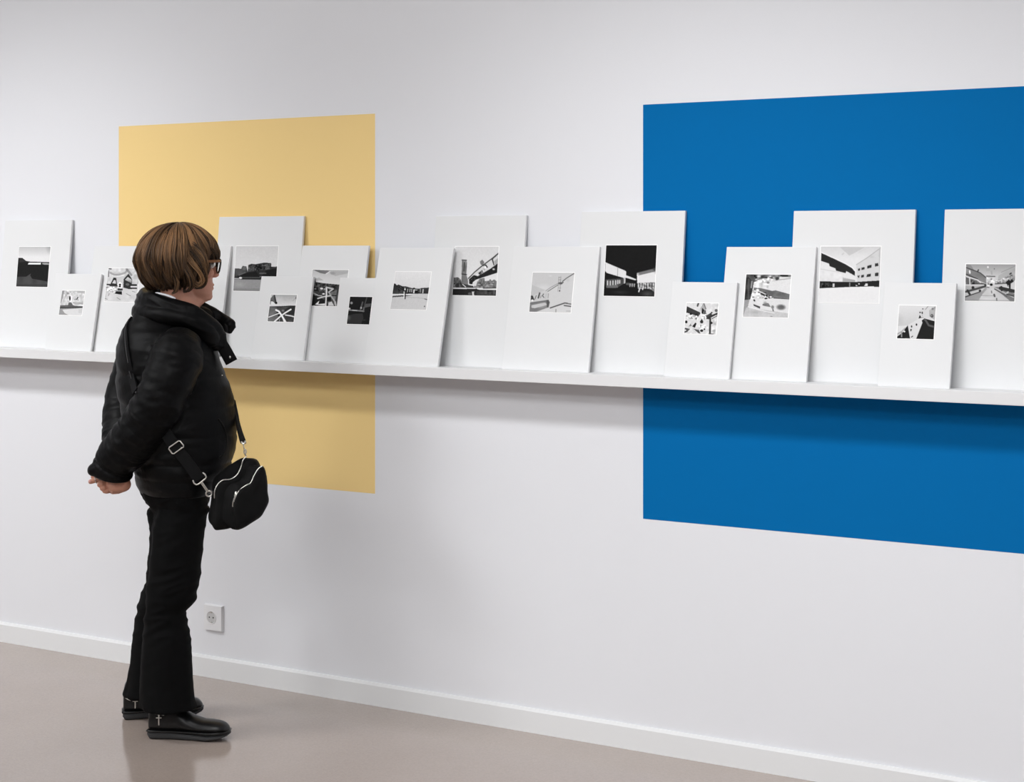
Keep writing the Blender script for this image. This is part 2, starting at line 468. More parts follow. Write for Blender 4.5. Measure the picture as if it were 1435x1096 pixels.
def pic_crossing_paths():      # pale paths crossing a dark field under a bright sky
    p = Pic((250, 122), (1075, 140), (930, 985), (108, 965)).grad(130, 170, 440, 220)
    p.ell(480, 280, 200, 160, 215, .5, 1)
    p.poly([(250, 160), (300, 130), (240, 220)], 240).poly([(330, 140), (380, 150), (420, 360), (440, 410), (380, 420), (300, 340), (230, 330), (250, 230)], 90, 1, 30)
    p.line([(360, 150), (380, 330)], 34, 40).ell(400, 385, 42, 40, 16).line([(245, 240), (215, 420)], 22, 60)
    p.poly([(215, 440), (230, 340), (320, 350), (390, 430), (600, 460)], 238, .7).line([(1040, 220), (930, 330)], 14, 130, .6).line([(1040, 200), (1035, 260)], 18, 60)
    p.poly([(190, 500), (620, 485), (830, 470), (1020, 470), (930, 1000), (90, 1000)], 72, 1, 12)
    p.poly([(190, 520), (400, 520), (480, 700), (140, 840)], 118, .8, 10).poly([(150, 850), (480, 760), (330, 960), (100, 970)], 122, .8, 10)
    p.poly([(660, 600), (850, 480), (1010, 470), (950, 760), (700, 740)], 44).poly([(600, 780), (930, 830), (930, 980), (710, 980)], 62, .8, 18)
    p.line([(195, 505), (830, 490)], 18, 40)
    p.ell(430, 690, 34, 26, 26).ell(470, 775, 34, 30, 24).ell(610, 630, 50, 40, 150, .8, .5)
    p.line([(150, 835), (480, 715)], 30, 235).line([(390, 610), (480, 650), (560, 780), (680, 990)], 56, 240).line([(480, 660), (580, 800), (640, 990)], 40, 245)
    p.line([(310, 985), (530, 800), (690, 690), (860, 590)], 46, 236).line([(680, 765), (860, 795), (945, 820)], 36, 232)
    p.poly([(400, 970), (540, 830), (610, 970)], 60, .8).line([(480, 960), (490, 900)], 20, 160)
    return p.tex(None, 3, 44)


def pic_construction():        # hillside site with a white mast and ribs
    p = Pic((125, 105), (1025, 105), (945, 1010), (85, 1000)).grad(105, 190, 420, 215)
    p.poly([(125, 105), (560, 130), (450, 210), (330, 190)], 105, .9, 8).ell(640, 190, 80, 50, 130, .7, .6).poly([(540, 170), (700, 260), (1010, 190), (1020, 130), (600, 140)], 165, .6)
    p.line([(470, 210), (560, 150)], 18, 225).poly([(200, 330), (300, 300), (420, 370), (200, 380)], 170, .7)
    p.poly([(90, 300), (190, 300), (230, 410), (420, 440), (780, 470), (1000, 470), (950, 1010), (85, 1010)], 62, 1, 14)
    p.tex([(150, 420), (780, 470), (700, 1000), (90, 1000)], 30, 26)
    p.poly([(85, 700), (300, 770), (480, 860), (470, 950), (90, 1000)], 26)
    p.ell(380, 575, 40, 24, 225).ell(435, 705, 36, 20, 230).ell(455, 585, 24, 22, 170).ell(220, 580, 24, 12, 170).ell(150, 870, 20, 16, 170)
    p.line([(170, 680), (310, 745), (380, 750)], 24, 170).line([(300, 820), (460, 770), (600, 750)], 34, 205)
    p.line([(495, 540), (505, 640), (500, 1000)], 36, 225).line([(525, 800), (525, 1000)], 18, 26)
    p.line([(500, 540), (660, 580), (560, 660), (720, 900), (740, 990)], 36, 190).poly([(560, 680), (760, 600), (740, 720), (700, 1000), (690, 860)], 150, .7, 24)
    p.poly([(540, 790), (620, 800), (620, 870), (540, 890)], 14).line([(640, 740), (740, 745)], 22, 14)
    p.poly([(240, 970), (340, 870), (320, 960), (480, 940), (480, 1000)], 225).poly([(560, 920), (640, 890), (700, 1000), (560, 1000)], 205)
    return p.tex(None, 1, 50)


def pic_dark_interior():       # nearly black hall, a lit sill
    p = Pic((245, 135), (940, 155), (805, 985), (130, 965), 27)
    p.ell(285, 330, 50, 50, 150, 1, .4).ell(215, 505, 48, 46, 205, 1, .5)
    p.line([(200, 545), (420, 560), (660, 580)], 42, 130).line([(310, 550), (450, 560)], 20, 200)
    p.line([(660, 570), (700, 360), (770, 160)], 36, 70).line([(560, 520), (590, 430), (630, 310)], 46, 100, .8).ell(580, 480, 36, 44, 190, .9, .5)
    p.poly([(680, 480), (720, 360), (890, 350), (870, 440)], 96, .9, 10).line([(640, 590), (660, 470)], 40, 120, .7)
    p.poly([(150, 720), (380, 660), (620, 650), (640, 800), (560, 960), (130, 960)], 52, .9)
    p.ell(160, 780, 120, 110, 110, .8, 1).ell(660, 850, 60, 30, 60, .8, .8)
    return p.tex(None, 1, 40)


def pic_river_walk():          # low line of dark buildings over pale paving
    p = Pic((175, 95), (1062, 100), (950, 1035), (65, 1010)).grad(95, 226, 470, 216)
    p.poly([(130, 390), (170, 385), (210, 430), (260, 410), (350, 450), (440, 455), (600, 500), (650, 485), (680, 510), (780, 510), (830, 495), (1020, 485), (1000, 640), (110, 640)], 44, 1, 12)
    p.tex([(250, 450), (800, 520), (780, 620), (250, 600)], 24, 36)
    p.ell(420, 528, 20, 40, 235, 1, .4)
    for x in (490, 545, 590): p.line([(x, 525), (x - 5, 590)], 22, 175)
    p.line([(645, 545), (640, 610)], 34, 225).line([(650, 540), (720, 545)], 16, 225).line([(870, 535), (862, 615)], 30, 190).line([(800, 520), (800, 600)], 22, 150)
    p.poly([(110, 640), (1000, 635), (980, 1050), (60, 1050)], 200).poly([(110, 640), (700, 640), (470, 680), (110, 680)], 228, .8)
    p.poly([(110, 690), (350, 672), (600, 680), (450, 700), (110, 725)], 70).line([(440, 725), (700, 735), (970, 765)], 10, 165).line([(910, 765), (970, 785)], 18, 95)
    p.line([(432, 560), (428, 760)], 26, 40).line([(400, 590), (400, 740)], 20, 235).ell(910, 950, 16, 18, 70)
    return p.tex(None, 2, 40)


def pic_bridge():              # tower and a sweeping footbridge over dark water
    p = Pic((115, 90), (975, 90), (910, 1035), (60, 1030)).grad(90, 216, 600, 226)
    p.poly([(80, 690), (170, 685), (225, 730), (250, 890), (70, 890)], 100, 1, 16).tex([(80, 700), (220, 720), (240, 890), (70, 890)], 30, 34)
    p.poly([(245, 350), (330, 345), (348, 400), (335, 640), (365, 730), (370, 880), (230, 880), (240, 640)], 128, 1, 12).line([(295, 400), (285, 560)], 24, 66).line([(250, 350), (335, 355)], 22, 84).line([(245, 620), (338, 632)], 18, 44).line([(262, 360), (255, 600)], 12, 96)
    p.poly([(600, 380), (650, 340), (690, 390), (660, 450), (620, 440)], 120)
    p.poly([(380, 720), (640, 460), (830, 330), (975, 200), (960, 420), (880, 460), (600, 650), (470, 720)], 214)
    p.line([(375, 705), (500, 580), (640, 465), (840, 320), (975, 210)], 20, 60).poly([(830, 330), (970, 205), (970, 230), (860, 330), (890, 450), (870, 450)], 66)
    p.poly([(650, 470), (720, 430), (760, 490), (740, 500), (710, 455)], 36).poly([(570, 600), (620, 560), (640, 600), (600, 640)], 70).poly([(620, 560), (650, 530), (670, 590), (650, 600)], 110).poly([(880, 370), (960, 310), (955, 420), (900, 440)], 150, .7)
    p.tex([(480, 640), (640, 520), (720, 450), (740, 500), (600, 640), (520, 690)], 26, 40)
    p.poly([(385, 720), (480, 640), (560, 660), (800, 520), (955, 410), (945, 590), (700, 670), (520, 730), (460, 780), (450, 820), (390, 810)], 34).ell(870, 525, 34, 24, 215, 1, .6).tex([(400, 700), (540, 630), (540, 700), (400, 780)], 26, 40)
    p.poly([(540, 760), (600, 710), (690, 690), (695, 750), (780, 745), (800, 710), (830, 750), (880, 720), (930, 760), (920, 900), (470, 890)], 122, 1, 14).tex([(560, 720), (920, 760), (910, 880), (540, 880)], 26, 40).poly([(460, 800), (560, 740), (520, 860)], 215)
    p.poly([(230, 800), (470, 850), (480, 890), (230, 890)], 62).line([(260, 820), (320, 870)], 16, 215).ell(410, 828, 20, 12, 220).ell(150, 850, 40, 40, 44, .8)
    p.poly([(70, 885), (930, 890), (920, 915), (70, 915)], 230).line([(670, 890), (920, 880)], 24, 64, .8)
    p.poly([(60, 912), (480, 905), (540, 900), (560, 920), (915, 925), (905, 1050), (50, 1050)], 36).tex([(500, 930), (915, 940), (905, 1050), (480, 1050)], 26, 22).poly([(540, 940), (900, 950), (900, 1050), (540, 1050)], 84, .6)
    p.poly([(440, 960), (490, 955), (480, 1000), (500, 1050), (450, 1050)], 205).ell(400, 1000, 36, 26, 110, .7)
    return p.tex(None, 2, 44)


def pic_rooftop():             # pale walls, a railing line and a scaffold mast
    p = Pic((150, 105), (1110, 105), (1028, 1028), (68, 1012), 196)
    p.ell(560, 180, 60, 28, 214, .8, 1).ell(400, 460, 240, 120, 212, .8, 1).poly([(130, 390), (440, 510), (100, 660)], 180, .6)
    p.poly([(500, 530), (740, 370), (860, 290), (1110, 110), (1050, 830), (900, 800), (560, 920)], 202)
    p.line([(450, 530), (560, 450), (740, 350)], 10, 120).line([(500, 540), (740, 385)], 16, 105).line([(840, 305), (930, 230), (1110, 115)], 22, 100).ell(960, 270, 60, 60, 182, .6, 1)
    for x in (752, 800): p.line([(x, 200), (x - 20, 540)], 9, 120, .8)
    for y in (210, 270, 460): p.line([(750, y), (800, y)], 10, 110, .8)
    p.ell(790, 350, 60, 34, 74, .9, .4).line([(790, 350), (850, 330)], 26, 80).ell(770, 525, 16, 20, 70).line([(800, 180), (770, 430)], 6, 150)
    p.poly([(105, 640), (150, 640), (190, 740), (105, 740)], 60).line([(200, 720), (230, 640)], 18, 100).line([(280, 690), (310, 580)], 34, 76).line([(400, 600), (375, 640), (410, 680)], 20, 90).line([(330, 690), (345, 640)], 16, 130).ell(140, 750, 30, 30, 236, 1, .4)
    p.line([(515, 590), (505, 690)], 14, 140).line([(450, 700), (460, 600)], 8, 160)
    p.poly([(90, 800), (470, 740), (510, 730), (545, 790), (520, 910), (300, 960), (200, 1010), (70, 1010)], 130, 1, 10).poly([(120, 860), (440, 800), (500, 850), (200, 930), (120, 920)], 196, .9, 6)
    p.line([(90, 815), (490, 755)], 34, 110).poly([(470, 740), (520, 735), (545, 790), (515, 905), (480, 900)], 84).poly([(200, 950), (520, 900), (250, 1010), (90, 1010)], 118, .8)
    p.poly([(520, 920), (560, 920), (880, 810), (1050, 840), (1030, 1030), (180, 1030)], 206)
    p.line([(560, 920), (890, 805), (950, 810)], 28, 84).line([(930, 815), (1045, 830)], 26, 104).line([(880, 862), (1045, 885)], 28, 92).line([(690, 950), (688, 1025)], 16, 120).line([(930, 990), (1020, 990)], 14, 160)
    return p.tex(None, 1, 44)


def pic_night_pavilion():      # floodlit white blocks under a black sky
    p = Pic((100, 85), (1040, 80), (1005, 1040), (72, 1025), 21)
    p.poly([(90, 400), (480, 565), (480, 690), (460, 700), (120, 600), (90, 565)], 222).line([(325, 500), (322, 650)], 12, 160).line([(200, 450), (310, 495)], 8, 190)
    p.poly([(440, 690), (470, 690), (470, 790), (440, 800)], 190).poly([(480, 640), (670, 715), (660, 740), (480, 690)], 218)
    p.poly([(680, 600), (960, 530), (1020, 560), (1020, 780), (690, 790)], 222).poly([(680, 590), (1030, 500), (1020, 570), (700, 650)], 70, .7).poly([(680, 600), (720, 600), (720, 780), (690, 790)], 238, .5).ell(1000, 545, 50, 60, 90, .6, 1)
    p.poly([(100, 720), (440, 700), (440, 800), (330, 870), (110, 870)], 70)
    for x, y0, y1 in ((140, 750, 825), (190, 755, 830), (240, 750, 820), (290, 745, 815), (330, 740, 800), (365, 740, 790)): p.line([(x, y0), (x, y1)], 22, 210)
    p.poly([(120, 830), (330, 820), (330, 880), (120, 880)], 120, .7).poly([(490, 780), (660, 800), (640, 850), (480, 820)], 84)
    for x in (560, 600, 640): p.line([(x, 805), (x - 5, 855)], 16, 180)
    p.poly([(690, 790), (1015, 775), (1010, 900), (700, 890)], 90)
    for x in (715, 760, 800, 840, 885, 940, 985): p.line([(x, 800), (x, 885)], 22, 205, .9)
    p.line([(740, 880), (720, 950)], 22, 225).line([(800, 850), (790, 910)], 20, 220).poly([(930, 900), (1015, 880), (1010, 960)], 150, .8).ell(880, 990, 180, 90, 84, .8, 1).ell(380, 960, 220, 50, 52, .7, 1).tex([(700, 780), (1010, 780), (1010, 920), (700, 900)], 40, 40)
    return p.tex(None, 1, 40)


def pic_fountain():            # jumble of arches, drops and a dark post
    p = Pic((222, 90), (1135, 108), (1018, 990), (105, 965), 212).tex(None, 8, 14)
    p.poly([(225, 190), (590, 360), (610, 400), (540, 470), (200, 370)], 62, 1, 12).tex([(200, 370), (560, 450), (520, 580), (180, 520)], 60, 26).line([(220, 390), (270, 420)], 36, 220).ell(330, 400, 44, 40, 36).ell(480, 420, 60, 30, 40)
    p.line([(560, 100), (530, 180)], 44, 70).poly([(700, 100), (760, 240), (770, 400), (640, 400), (610, 250)], 140, .7, 20).poly([(660, 230), (720, 300), (680, 400), (640, 380)], 24).line([(740, 320), (730, 400)], 34, 44).line([(720, 110), (765, 260)], 30, 110)
    p.tex([(640, 380), (780, 380), (800, 580), (640, 560)], 50, 30).poly([(760, 460), (910, 370), (940, 440), (860, 560), (780, 560)], 54, 1, 18).line([(830, 510), (1090, 400)], 60, 50).line([(930, 540), (1080, 460)], 22, 70).ell(1060, 310, 50, 50, 96, 1, .3).line([(940, 500), (1060, 440)], 14, 220).ell(930, 370, 24, 24, 60)
    p.line([(620, 420), (560, 560), (510, 760)], 60, 220).ell(630, 630, 50, 46, 40).poly([(585, 625), (640, 545), (675, 625)], 40).ell(185, 632, 36, 44, 16)
    p.poly([(350, 760), (450, 650), (480, 680), (430, 800)], 30).poly([(250, 760), (310, 680), (340, 750)], 120).poly([(140, 800), (290, 830), (200, 920), (120, 940)], 60, 1, 20).ell(150, 870, 28, 24, 225)
    p.poly([(390, 830), (540, 860), (580, 960), (520, 950)], 76).tex([(540, 700), (740, 720), (760, 860), (540, 860)], 44, 30).ell(620, 880, 50, 40, 36).ell(700, 840, 30, 26, 56)
    p.line([(880, 540), (870, 700), (850, 980)], 50, 50).ell(900, 660, 44, 40, 44).line([(830, 970), (940, 975)], 30, 90).ell(980, 880, 50, 50, 130, .7, .6).tex([(920, 560), (1060, 560), (1020, 980), (900, 980)], 16, 18)
    return p.tex(None, 4, 44)


def pic_hill_terrace():        # tree, hills and a low white house
    p = Pic((170, 85), (1140, 85), (1055, 1015), (80, 1000), 218)
    p.poly([(165, 85), (420, 85), (330, 250), (300, 420), (240, 640), (120, 640)], 60, 1, 14).line([(215, 200), (205, 600)], 40, 92, .6)
    p.poly([(165, 85), (1140, 85), (1130, 140), (900, 130), (820, 215), (660, 150), (480, 180), (330, 260)], 90, .8, 40).tex([(330, 100), (900, 90), (820, 220), (330, 280)], 46, 26).ell(840, 170, 50, 46, 46, .9, .4).line([(920, 105), (1060, 105)], 34, 30).line([(860, 200), (1130, 165)], 16, 150)
    p.ell(420, 300, 90, 70, 215, .9, .4).tex([(350, 200), (680, 200), (640, 380), (340, 380)], 26, 22).line([(290, 240), (270, 370)], 28, 190, .7).ell(640, 260, 34, 26, 110, .8)
    p.poly([(330, 370), (480, 380), (730, 440), (800, 425), (1110, 510), (1090, 620), (600, 600), (480, 500), (320, 420)], 112, 1, 10).ell(860, 520, 80, 50, 84, .7, .9)
    p.tex([(300, 420), (640, 480), (640, 600), (260, 620)], 44, 26).ell(410, 430, 44, 42, 232, 1, .4).line([(440, 450), (580, 510)], 18, 225).poly([(530, 590), (580, 540), (620, 590), (640, 500), (640, 600)], 225).ell(590, 605, 36, 20, 26).line([(490, 500), (540, 530)], 36, 46).ell(690, 570, 34, 18, 240, 1, .3).line([(650, 540), (660, 600)], 20, 40)
    p.poly([(740, 590), (1090, 600), (1080, 900), (700, 820), (480, 640)], 214).line([(760, 595), (880, 600), (1080, 610)], 18, 74)
    p.ell(910, 790, 120, 74, 104, 1, .5).ell(920, 780, 50, 40, 80, .7, .7).ell(570, 700, 50, 40, 150, .8, .6).poly([(520, 720), (640, 700), (690, 790), (500, 760)], 110, .9, 14).ell(730, 790, 34, 40, 110, .8)
    p.poly([(110, 640), (230, 630), (200, 1010), (80, 1010)], 150).poly([(230, 630), (340, 650), (480, 740), (720, 830), (740, 910), (500, 840), (190, 790), (200, 750)], 216).poly([(310, 725), (460, 780), (455, 825), (320, 765)], 70).line([(735, 840), (745, 890)], 24, 80).line([(330, 640), (340, 655)], 34, 50)
    p.poly([(150, 800), (480, 840), (1060, 920), (1050, 1020), (80, 1010)], 190, .9, 8).ell(340, 900, 200, 60, 160, .8, 1).line([(190, 790), (560, 880), (760, 915)], 14, 232).ell(700, 990, 40, 16, 110, .7, .6)
    return p.tex(None, 3, 44)


def pic_courtyard():           # white modern blocks with windows round a snowy court
    p = Pic((115, 75), (1135, 75), (1075, 1025), (70, 1020)).grad(75, 205, 300, 222)
    p.poly([(440, 85), (860, 90), (600, 230)], 188, .8).poly([(740, 200), (940, 95), (880, 90), (760, 160)], 206, .9).line([(480, 210), (500, 190)], 24, 196)
    p.poly([(100, 330), (260, 370), (350, 450), (540, 500), (690, 570), (690, 680), (90, 670)], 222).line([(110, 460), (180, 470), (420, 510)], 12, 200).tex([(100, 480), (500, 560), (480, 660), (90, 660)], 5, 20)
    p.poly([(120, 185), (330, 280), (520, 370), (640, 440), (690, 500), (690, 570), (545, 490), (530, 525), (370, 485), (360, 445), (260, 410), (250, 365), (115, 320)], 36)
    p.line([(120, 175), (330, 268), (530, 362), (650, 432), (700, 500)], 12, 240)
    p.poly([(715, 385), (1140, 90), (1100, 640), (720, 665)], 206).line([(715, 382), (900, 265), (1135, 95)], 8, 150).ell(980, 250, 60, 30, 182, .6, 1).poly([(1100, 120), (1140, 90), (1110, 640), (1095, 640)], 186, .8)
    for q in (((742, 450), (778, 442), (775, 480), (742, 484)), ((803, 432), (855, 422), (852, 460), (803, 472)), ((900, 402), (975, 380), (970, 430), (895, 448)), ((1030, 362), (1085, 352), (1083, 402), (1028, 414)),
              ((730, 570), (768, 562), (762, 600), (748, 606)), ((795, 560), (843, 548), (838, 592), (792, 602)), ((890, 545), (958, 532), (952, 580), (885, 590)), ((1028, 520), (1085, 512), (1080, 570), (1022, 574))):
        p.poly(list(q), 34); c = np.mean(np.array(q), axis=0); p.line([(c[0], q[0][1]), (c[0], q[2][1])], 6, 120, .6)
    p.poly([(480, 600), (690, 640), (690, 675), (480, 675)], 170, .8, 10).line([(490, 640), (690, 650)], 6, 120)
    p.poly([(90, 665), (480, 675), (720, 672), (1100, 645), (1095, 755), (700, 755), (350, 775), (85, 790)], 33).tex([(110, 690), (300, 690), (290, 760), (100, 770)], 26, 40).poly([(310, 700), (342, 700), (340, 760), (305, 760)], 215).line([(600, 690), (597, 750)], 16, 150).poly([(700, 720), (740, 740), (700, 745)], 220).poly([(840, 740), (870, 695), (900, 700), (900, 740)], 220).ell(755, 705, 16, 16, 210, 1, .4)
    p.poly([(75, 792), (350, 778), (700, 757), (1090, 757), (1075, 1030), (60, 1030)], 226).line([(85, 792), (350, 778), (1000, 750)], 12, 238)
    return p.tex(None, 1, 40)


def pic_church_roof():         # white wedge of roof, black shade, fretted gable
    p = Pic((195, 110), (1170, 128), (1075, 1010), (118, 985)).grad(110, 216, 620, 196)
    p.ell(170, 500, 160, 220, 178, .6, 1)
    p.poly([(640, 470), (720, 250), (960, 130), (1180, 128), (1120, 520), (860, 440)], 206).poly([(980, 400), (990, 240), (1100, 170), (1165, 140), (1120, 500), (1040, 440)], 168, .9, 10).line([(890, 220), (960, 140)], 16, 130).ell(1080, 205, 36, 40, 116, .9, .5).ell(1055, 390, 44, 52, 60, 1, .3).ell(1050, 385, 18, 20, 150)
    p.ell(820, 205, 22, 22, 90, 1, .4).ell(745, 300, 26, 24, 60, 1, .4).ell(802, 310, 22, 40, 54, 1, .4).poly([(700, 460), (735, 360), (775, 440)], 24).line([(775, 435), (830, 432)], 14, 110).line([(800, 370), (798, 390)], 10, 140)
    p.poly([(150, 660), (400, 640), (700, 470), (850, 430), (1120, 500), (1120, 540), (860, 470), (780, 510), (800, 570), (620, 990), (470, 990), (420, 830), (130, 860)], 212)
    p.poly([(620, 1000), (800, 570), (780, 510), (860, 460), (1120, 530), (1080, 1010)], 28).line([(860, 480), (900, 530), (960, 640), (1100, 680)], 50, 84)
    p.poly([(120, 985), (130, 930), (220, 870), (300, 800), (330, 740), (410, 640), (440, 850), (460, 985)], 30).line([(240, 830), (240, 940)], 34, 140).ell(318, 806, 24, 24, 225).line([(130, 870), (250, 800), (330, 720)], 34, 150, .8)
    p.ell(640, 622, 24, 36, 36, 1, .3).ell(510, 672, 22, 36, 56, 1, .3).poly([(475, 740), (515, 735), (500, 790), (475, 805)], 40).poly([(485, 950), (540, 905), (540, 930), (500, 965)], 30)
    return p.tex(None, 1, 44)


def pic_avenue():              # wide boulevard running to a domed tower
    p = Pic((158, 112), (1333, 115), (1270, 975), (108, 970)).grad(112, 155, 430, 200)
    p.poly([(158, 115), (270, 130), (340, 240), (170, 200)], 130, .8)
    p.poly([(160, 190), (430, 290), (500, 320), (630, 430), (625, 570), (400, 470), (240, 400), (150, 380)], 132, 1, 8).line([(165, 195), (430, 290), (500, 322), (625, 425)], 26, 78).line([(430, 290), (450, 245)], 28, 60).line([(240, 270), (245, 320)], 34, 235).line([(160, 350), (420, 460)], 30, 74)
    p.poly([(140, 395), (230, 400), (400, 470), (490, 540), (600, 570), (600, 600), (140, 600)], 84, 1, 30).line([(235, 430), (240, 590)], 30, 205).line([(160, 405), (420, 480), (490, 540)], 26, 220).tex([(260, 460), (400, 500), (380, 580), (250, 580)], 40, 40)
    p.poly([(630, 420), (640, 370), (830, 380), (850, 430), (820, 580), (640, 570)], 205).line([(640, 392), (835, 398)], 26, 96).ell(750, 465, 22, 26, 90, .9, .5).tex([(640, 420), (820, 420), (820, 560), (640, 560)], 24, 34).ell(678, 180, 24, 30, 228, 1, .4).line([(660, 240), (700, 240)], 60, 165, .7).line([(760, 280), (765, 340)], 40, 160, .8).ell(830, 220, 16, 16, 110)
    p.poly([(920, 380), (1335, 140), (1310, 420), (900, 480)], 172, .9, 8).line([(990, 300), (1330, 150)], 12, 140).poly([(820, 560), (850, 500), (1000, 440), (1250, 330), (1320, 400), (1310, 560), (830, 590)], 150, 1, 16).tex([(850, 500), (1240, 350), (1300, 500), (850, 570)], 46, 40).line([(840, 570), (1100, 550)], 20, 70).line([(1190, 340), (1220, 320)], 30, 50).line([(990, 460), (990, 540)], 20, 210)
    p.poly([(1180, 560), (1310, 480), (1290, 720), (1180, 700)], 200).poly([(1080, 540), (1160, 460), (1190, 500), (1240, 450), (1270, 520), (1200, 560), (1195, 700), (1160, 690), (1150, 580), (1130, 640), (1120, 590)], 30)
    p.poly([(130, 600), (600, 590), (620, 640), (130, 780)], 170, .9, 14).line([(140, 600), (600, 600)], 26, 210).ell(310, 665, 40, 44, 40, 1, .3).line([(140, 760), (400, 690), (600, 630)], 50, 70).line([(140, 830), (300, 780), (440, 740)], 70, 190).line([(180, 730), (230, 820)], 50, 50).ell(475, 735, 34, 36, 46, 1, .3).line([(130, 880), (460, 770)], 30, 64).ell(605, 600, 30, 34, 44, .9, .4)
    p.poly([(630, 640), (780, 640), (1200, 980), (400, 980)], 196, .9, 6).poly([(110, 900), (500, 760), (620, 640), (640, 650), (420, 980), (108, 980)], 140, .9, 10).line([(480, 840), (620, 690)], 40, 150, .7).ell(650, 960, 200, 90, 212, .8, .6).line([(500, 845), (820, 850)], 14, 140, .7)
    p.poly([(780, 640), (960, 640), (1280, 800), (1270, 975), (1180, 975)], 120, .9, 10).line([(790, 645), (1250, 880)], 26, 200, .8).line([(960, 670), (1270, 740)], 80, 50).line([(980, 640), (985, 720)], 44, 44).line([(1090, 800), (1130, 760)], 40, 190).line([(1100, 810), (1260, 850)], 30, 70).line([(820, 690), (1100, 860)], 24, 90)
    p.ell(745, 590, 40, 34, 20, 1, .3).line([(640, 650), (690, 655)], 18, 84).ell(680, 610, 40, 34, 226, .9, .5).ell(680, 575, 24, 16, 80, .8).line([(745, 740), (750, 780)], 26, 120).line([(805, 820), (815, 860)], 40, 84).line([(860, 910), (862, 960)], 26, 96)
    p.poly([(108, 940), (1270, 945), (1270, 980), (108, 980)], 130, .4)
    return p.tex(None, 1, 50)


def pic_grey_square():
    p = Pic((0, 0), (100, 0), (100, 100), (0, 100)).grad(0, 205, 55, 220)
    p.poly([(0, 55), (30, 48), (60, 52), (100, 46), (100, 70), (0, 72)], 60, 1, 10).poly([(0, 72), (100, 70), (100, 100), (0, 100)], 170, 1, 6)
    return p.tex(None, 2, 40)


# ------------------------------------------------------------------ the mounted photographs on the ledge
THICK = 0.010
LEAN = dict(S=(-0.120, 0.055), M=(-0.102, 0.07), L=(-0.062, 0.05), H=(-0.14, 0.09))
BOARDS = [   # size class, left x, right x, height, print x0, x1, print v0, v1, painter, label
    ('L', -2.375, -2.002, 0.491, -2.283, -2.108, 0.235, 0.390, pic_embankment, 'tall white mount at the far left end, photograph of a black bank under pale sky'),
    ('S', -2.034, -1.791, 0.286, -1.985, -1.863, 0.134, 0.227, pic_terrace, 'small white mount in front of the leftmost tall mount, photograph of a pale curved bench'),
    ('M', -1.861, -1.520, 0.391, -1.771, -1.607, 0.188, 0.313, pic_gatehouse, 'medium white mount just behind the person\'s collar, photograph of dark triangular windows'),
    ('M', -1.502, -1.178, 0.391, -1.425, -1.272, 0.188, 0.313, pic_grey_square, "medium white mount almost wholly hidden behind the head, its right edge beside the face"),
    ('L', -1.251, -0.858, 0.495, -1.160, -0.964, 0.233, 0.392, pic_castle_hill, 'tall white mount against the yellow rectangle, photograph of a dark blocky building'),
    ('S', -1.006, -0.772, 0.285, -0.951, -0.834, 0.132, 0.226, pic_crossing_paths, 'small white mount before the yellow rectangle, photograph of white paths crossing a field'),
    ('M', -0.848, -0.558, 0.392, -0.790, -0.633, 0.189, 0.314, pic_construction, "medium white mount before the yellow rectangle's right edge, photograph with a white mast"),
    ('S', -0.655, -0.450, 0.283, -0.602, -0.507, 0.131, 0.224, pic_dark_interior, 'small white mount with a nearly black portrait photograph of a dark interior'),
    ('H', -0.496, -0.195, 0.384, -0.417, -0.271, 0.187, 0.313, pic_river_walk, "medium white mount just right of the yellow rectangle, photograph of pale open paving"),
    ('L', -0.293, 0.063, 0.489, -0.207, -0.036, 0.231, 0.390, pic_bridge, 'tall white mount between the coloured rectangles, photograph of a tower and sweeping footbridge'),
    ('M', 0.028, 0.348, 0.388, 0.111, 0.265, 0.185, 0.311, pic_rooftop, 'medium white mount before bare white wall, very pale photograph crossed by a rising railing line'),
    ('L', 0.270, 0.637, 0.497, 0.366, 0.545, 0.237, 0.394, pic_night_pavilion, "tall white mount over the blue rectangle's left edge, photograph of floodlit blocks at night"),
    ('S', 0.622, 0.838, 0.282, 0.677, 0.783, 0.131, 0.224, pic_fountain, "small white mount at the blue rectangle's left, photograph of pale curves and black drops"),
    ('M', 0.787, 1.075, 0.387, 0.859, 1.003, 0.185, 0.311, pic_hill_terrace, 'medium white mount on the blue rectangle, photograph of hills, trees and a low white house'),
    ('L', 0.995, 1.368, 0.492, 1.086, 1.269, 0.229, 0.390, pic_courtyard, 'tall white mount on the blue rectangle, large photograph of white blocks around an empty court'),
    ('S', 1.298, 1.506, 0.287, 1.346, 1.452, 0.135, 0.228, pic_church_roof, 'small white mount at the right, photograph of a white roof wedge against black shade'),
    ('L', 1.453, 1.732, 0.491, 1.520, 1.659, 0.240, 0.341, pic_avenue, 'tall white mount cut by the right picture edge, wide photograph of a boulevard'),
]
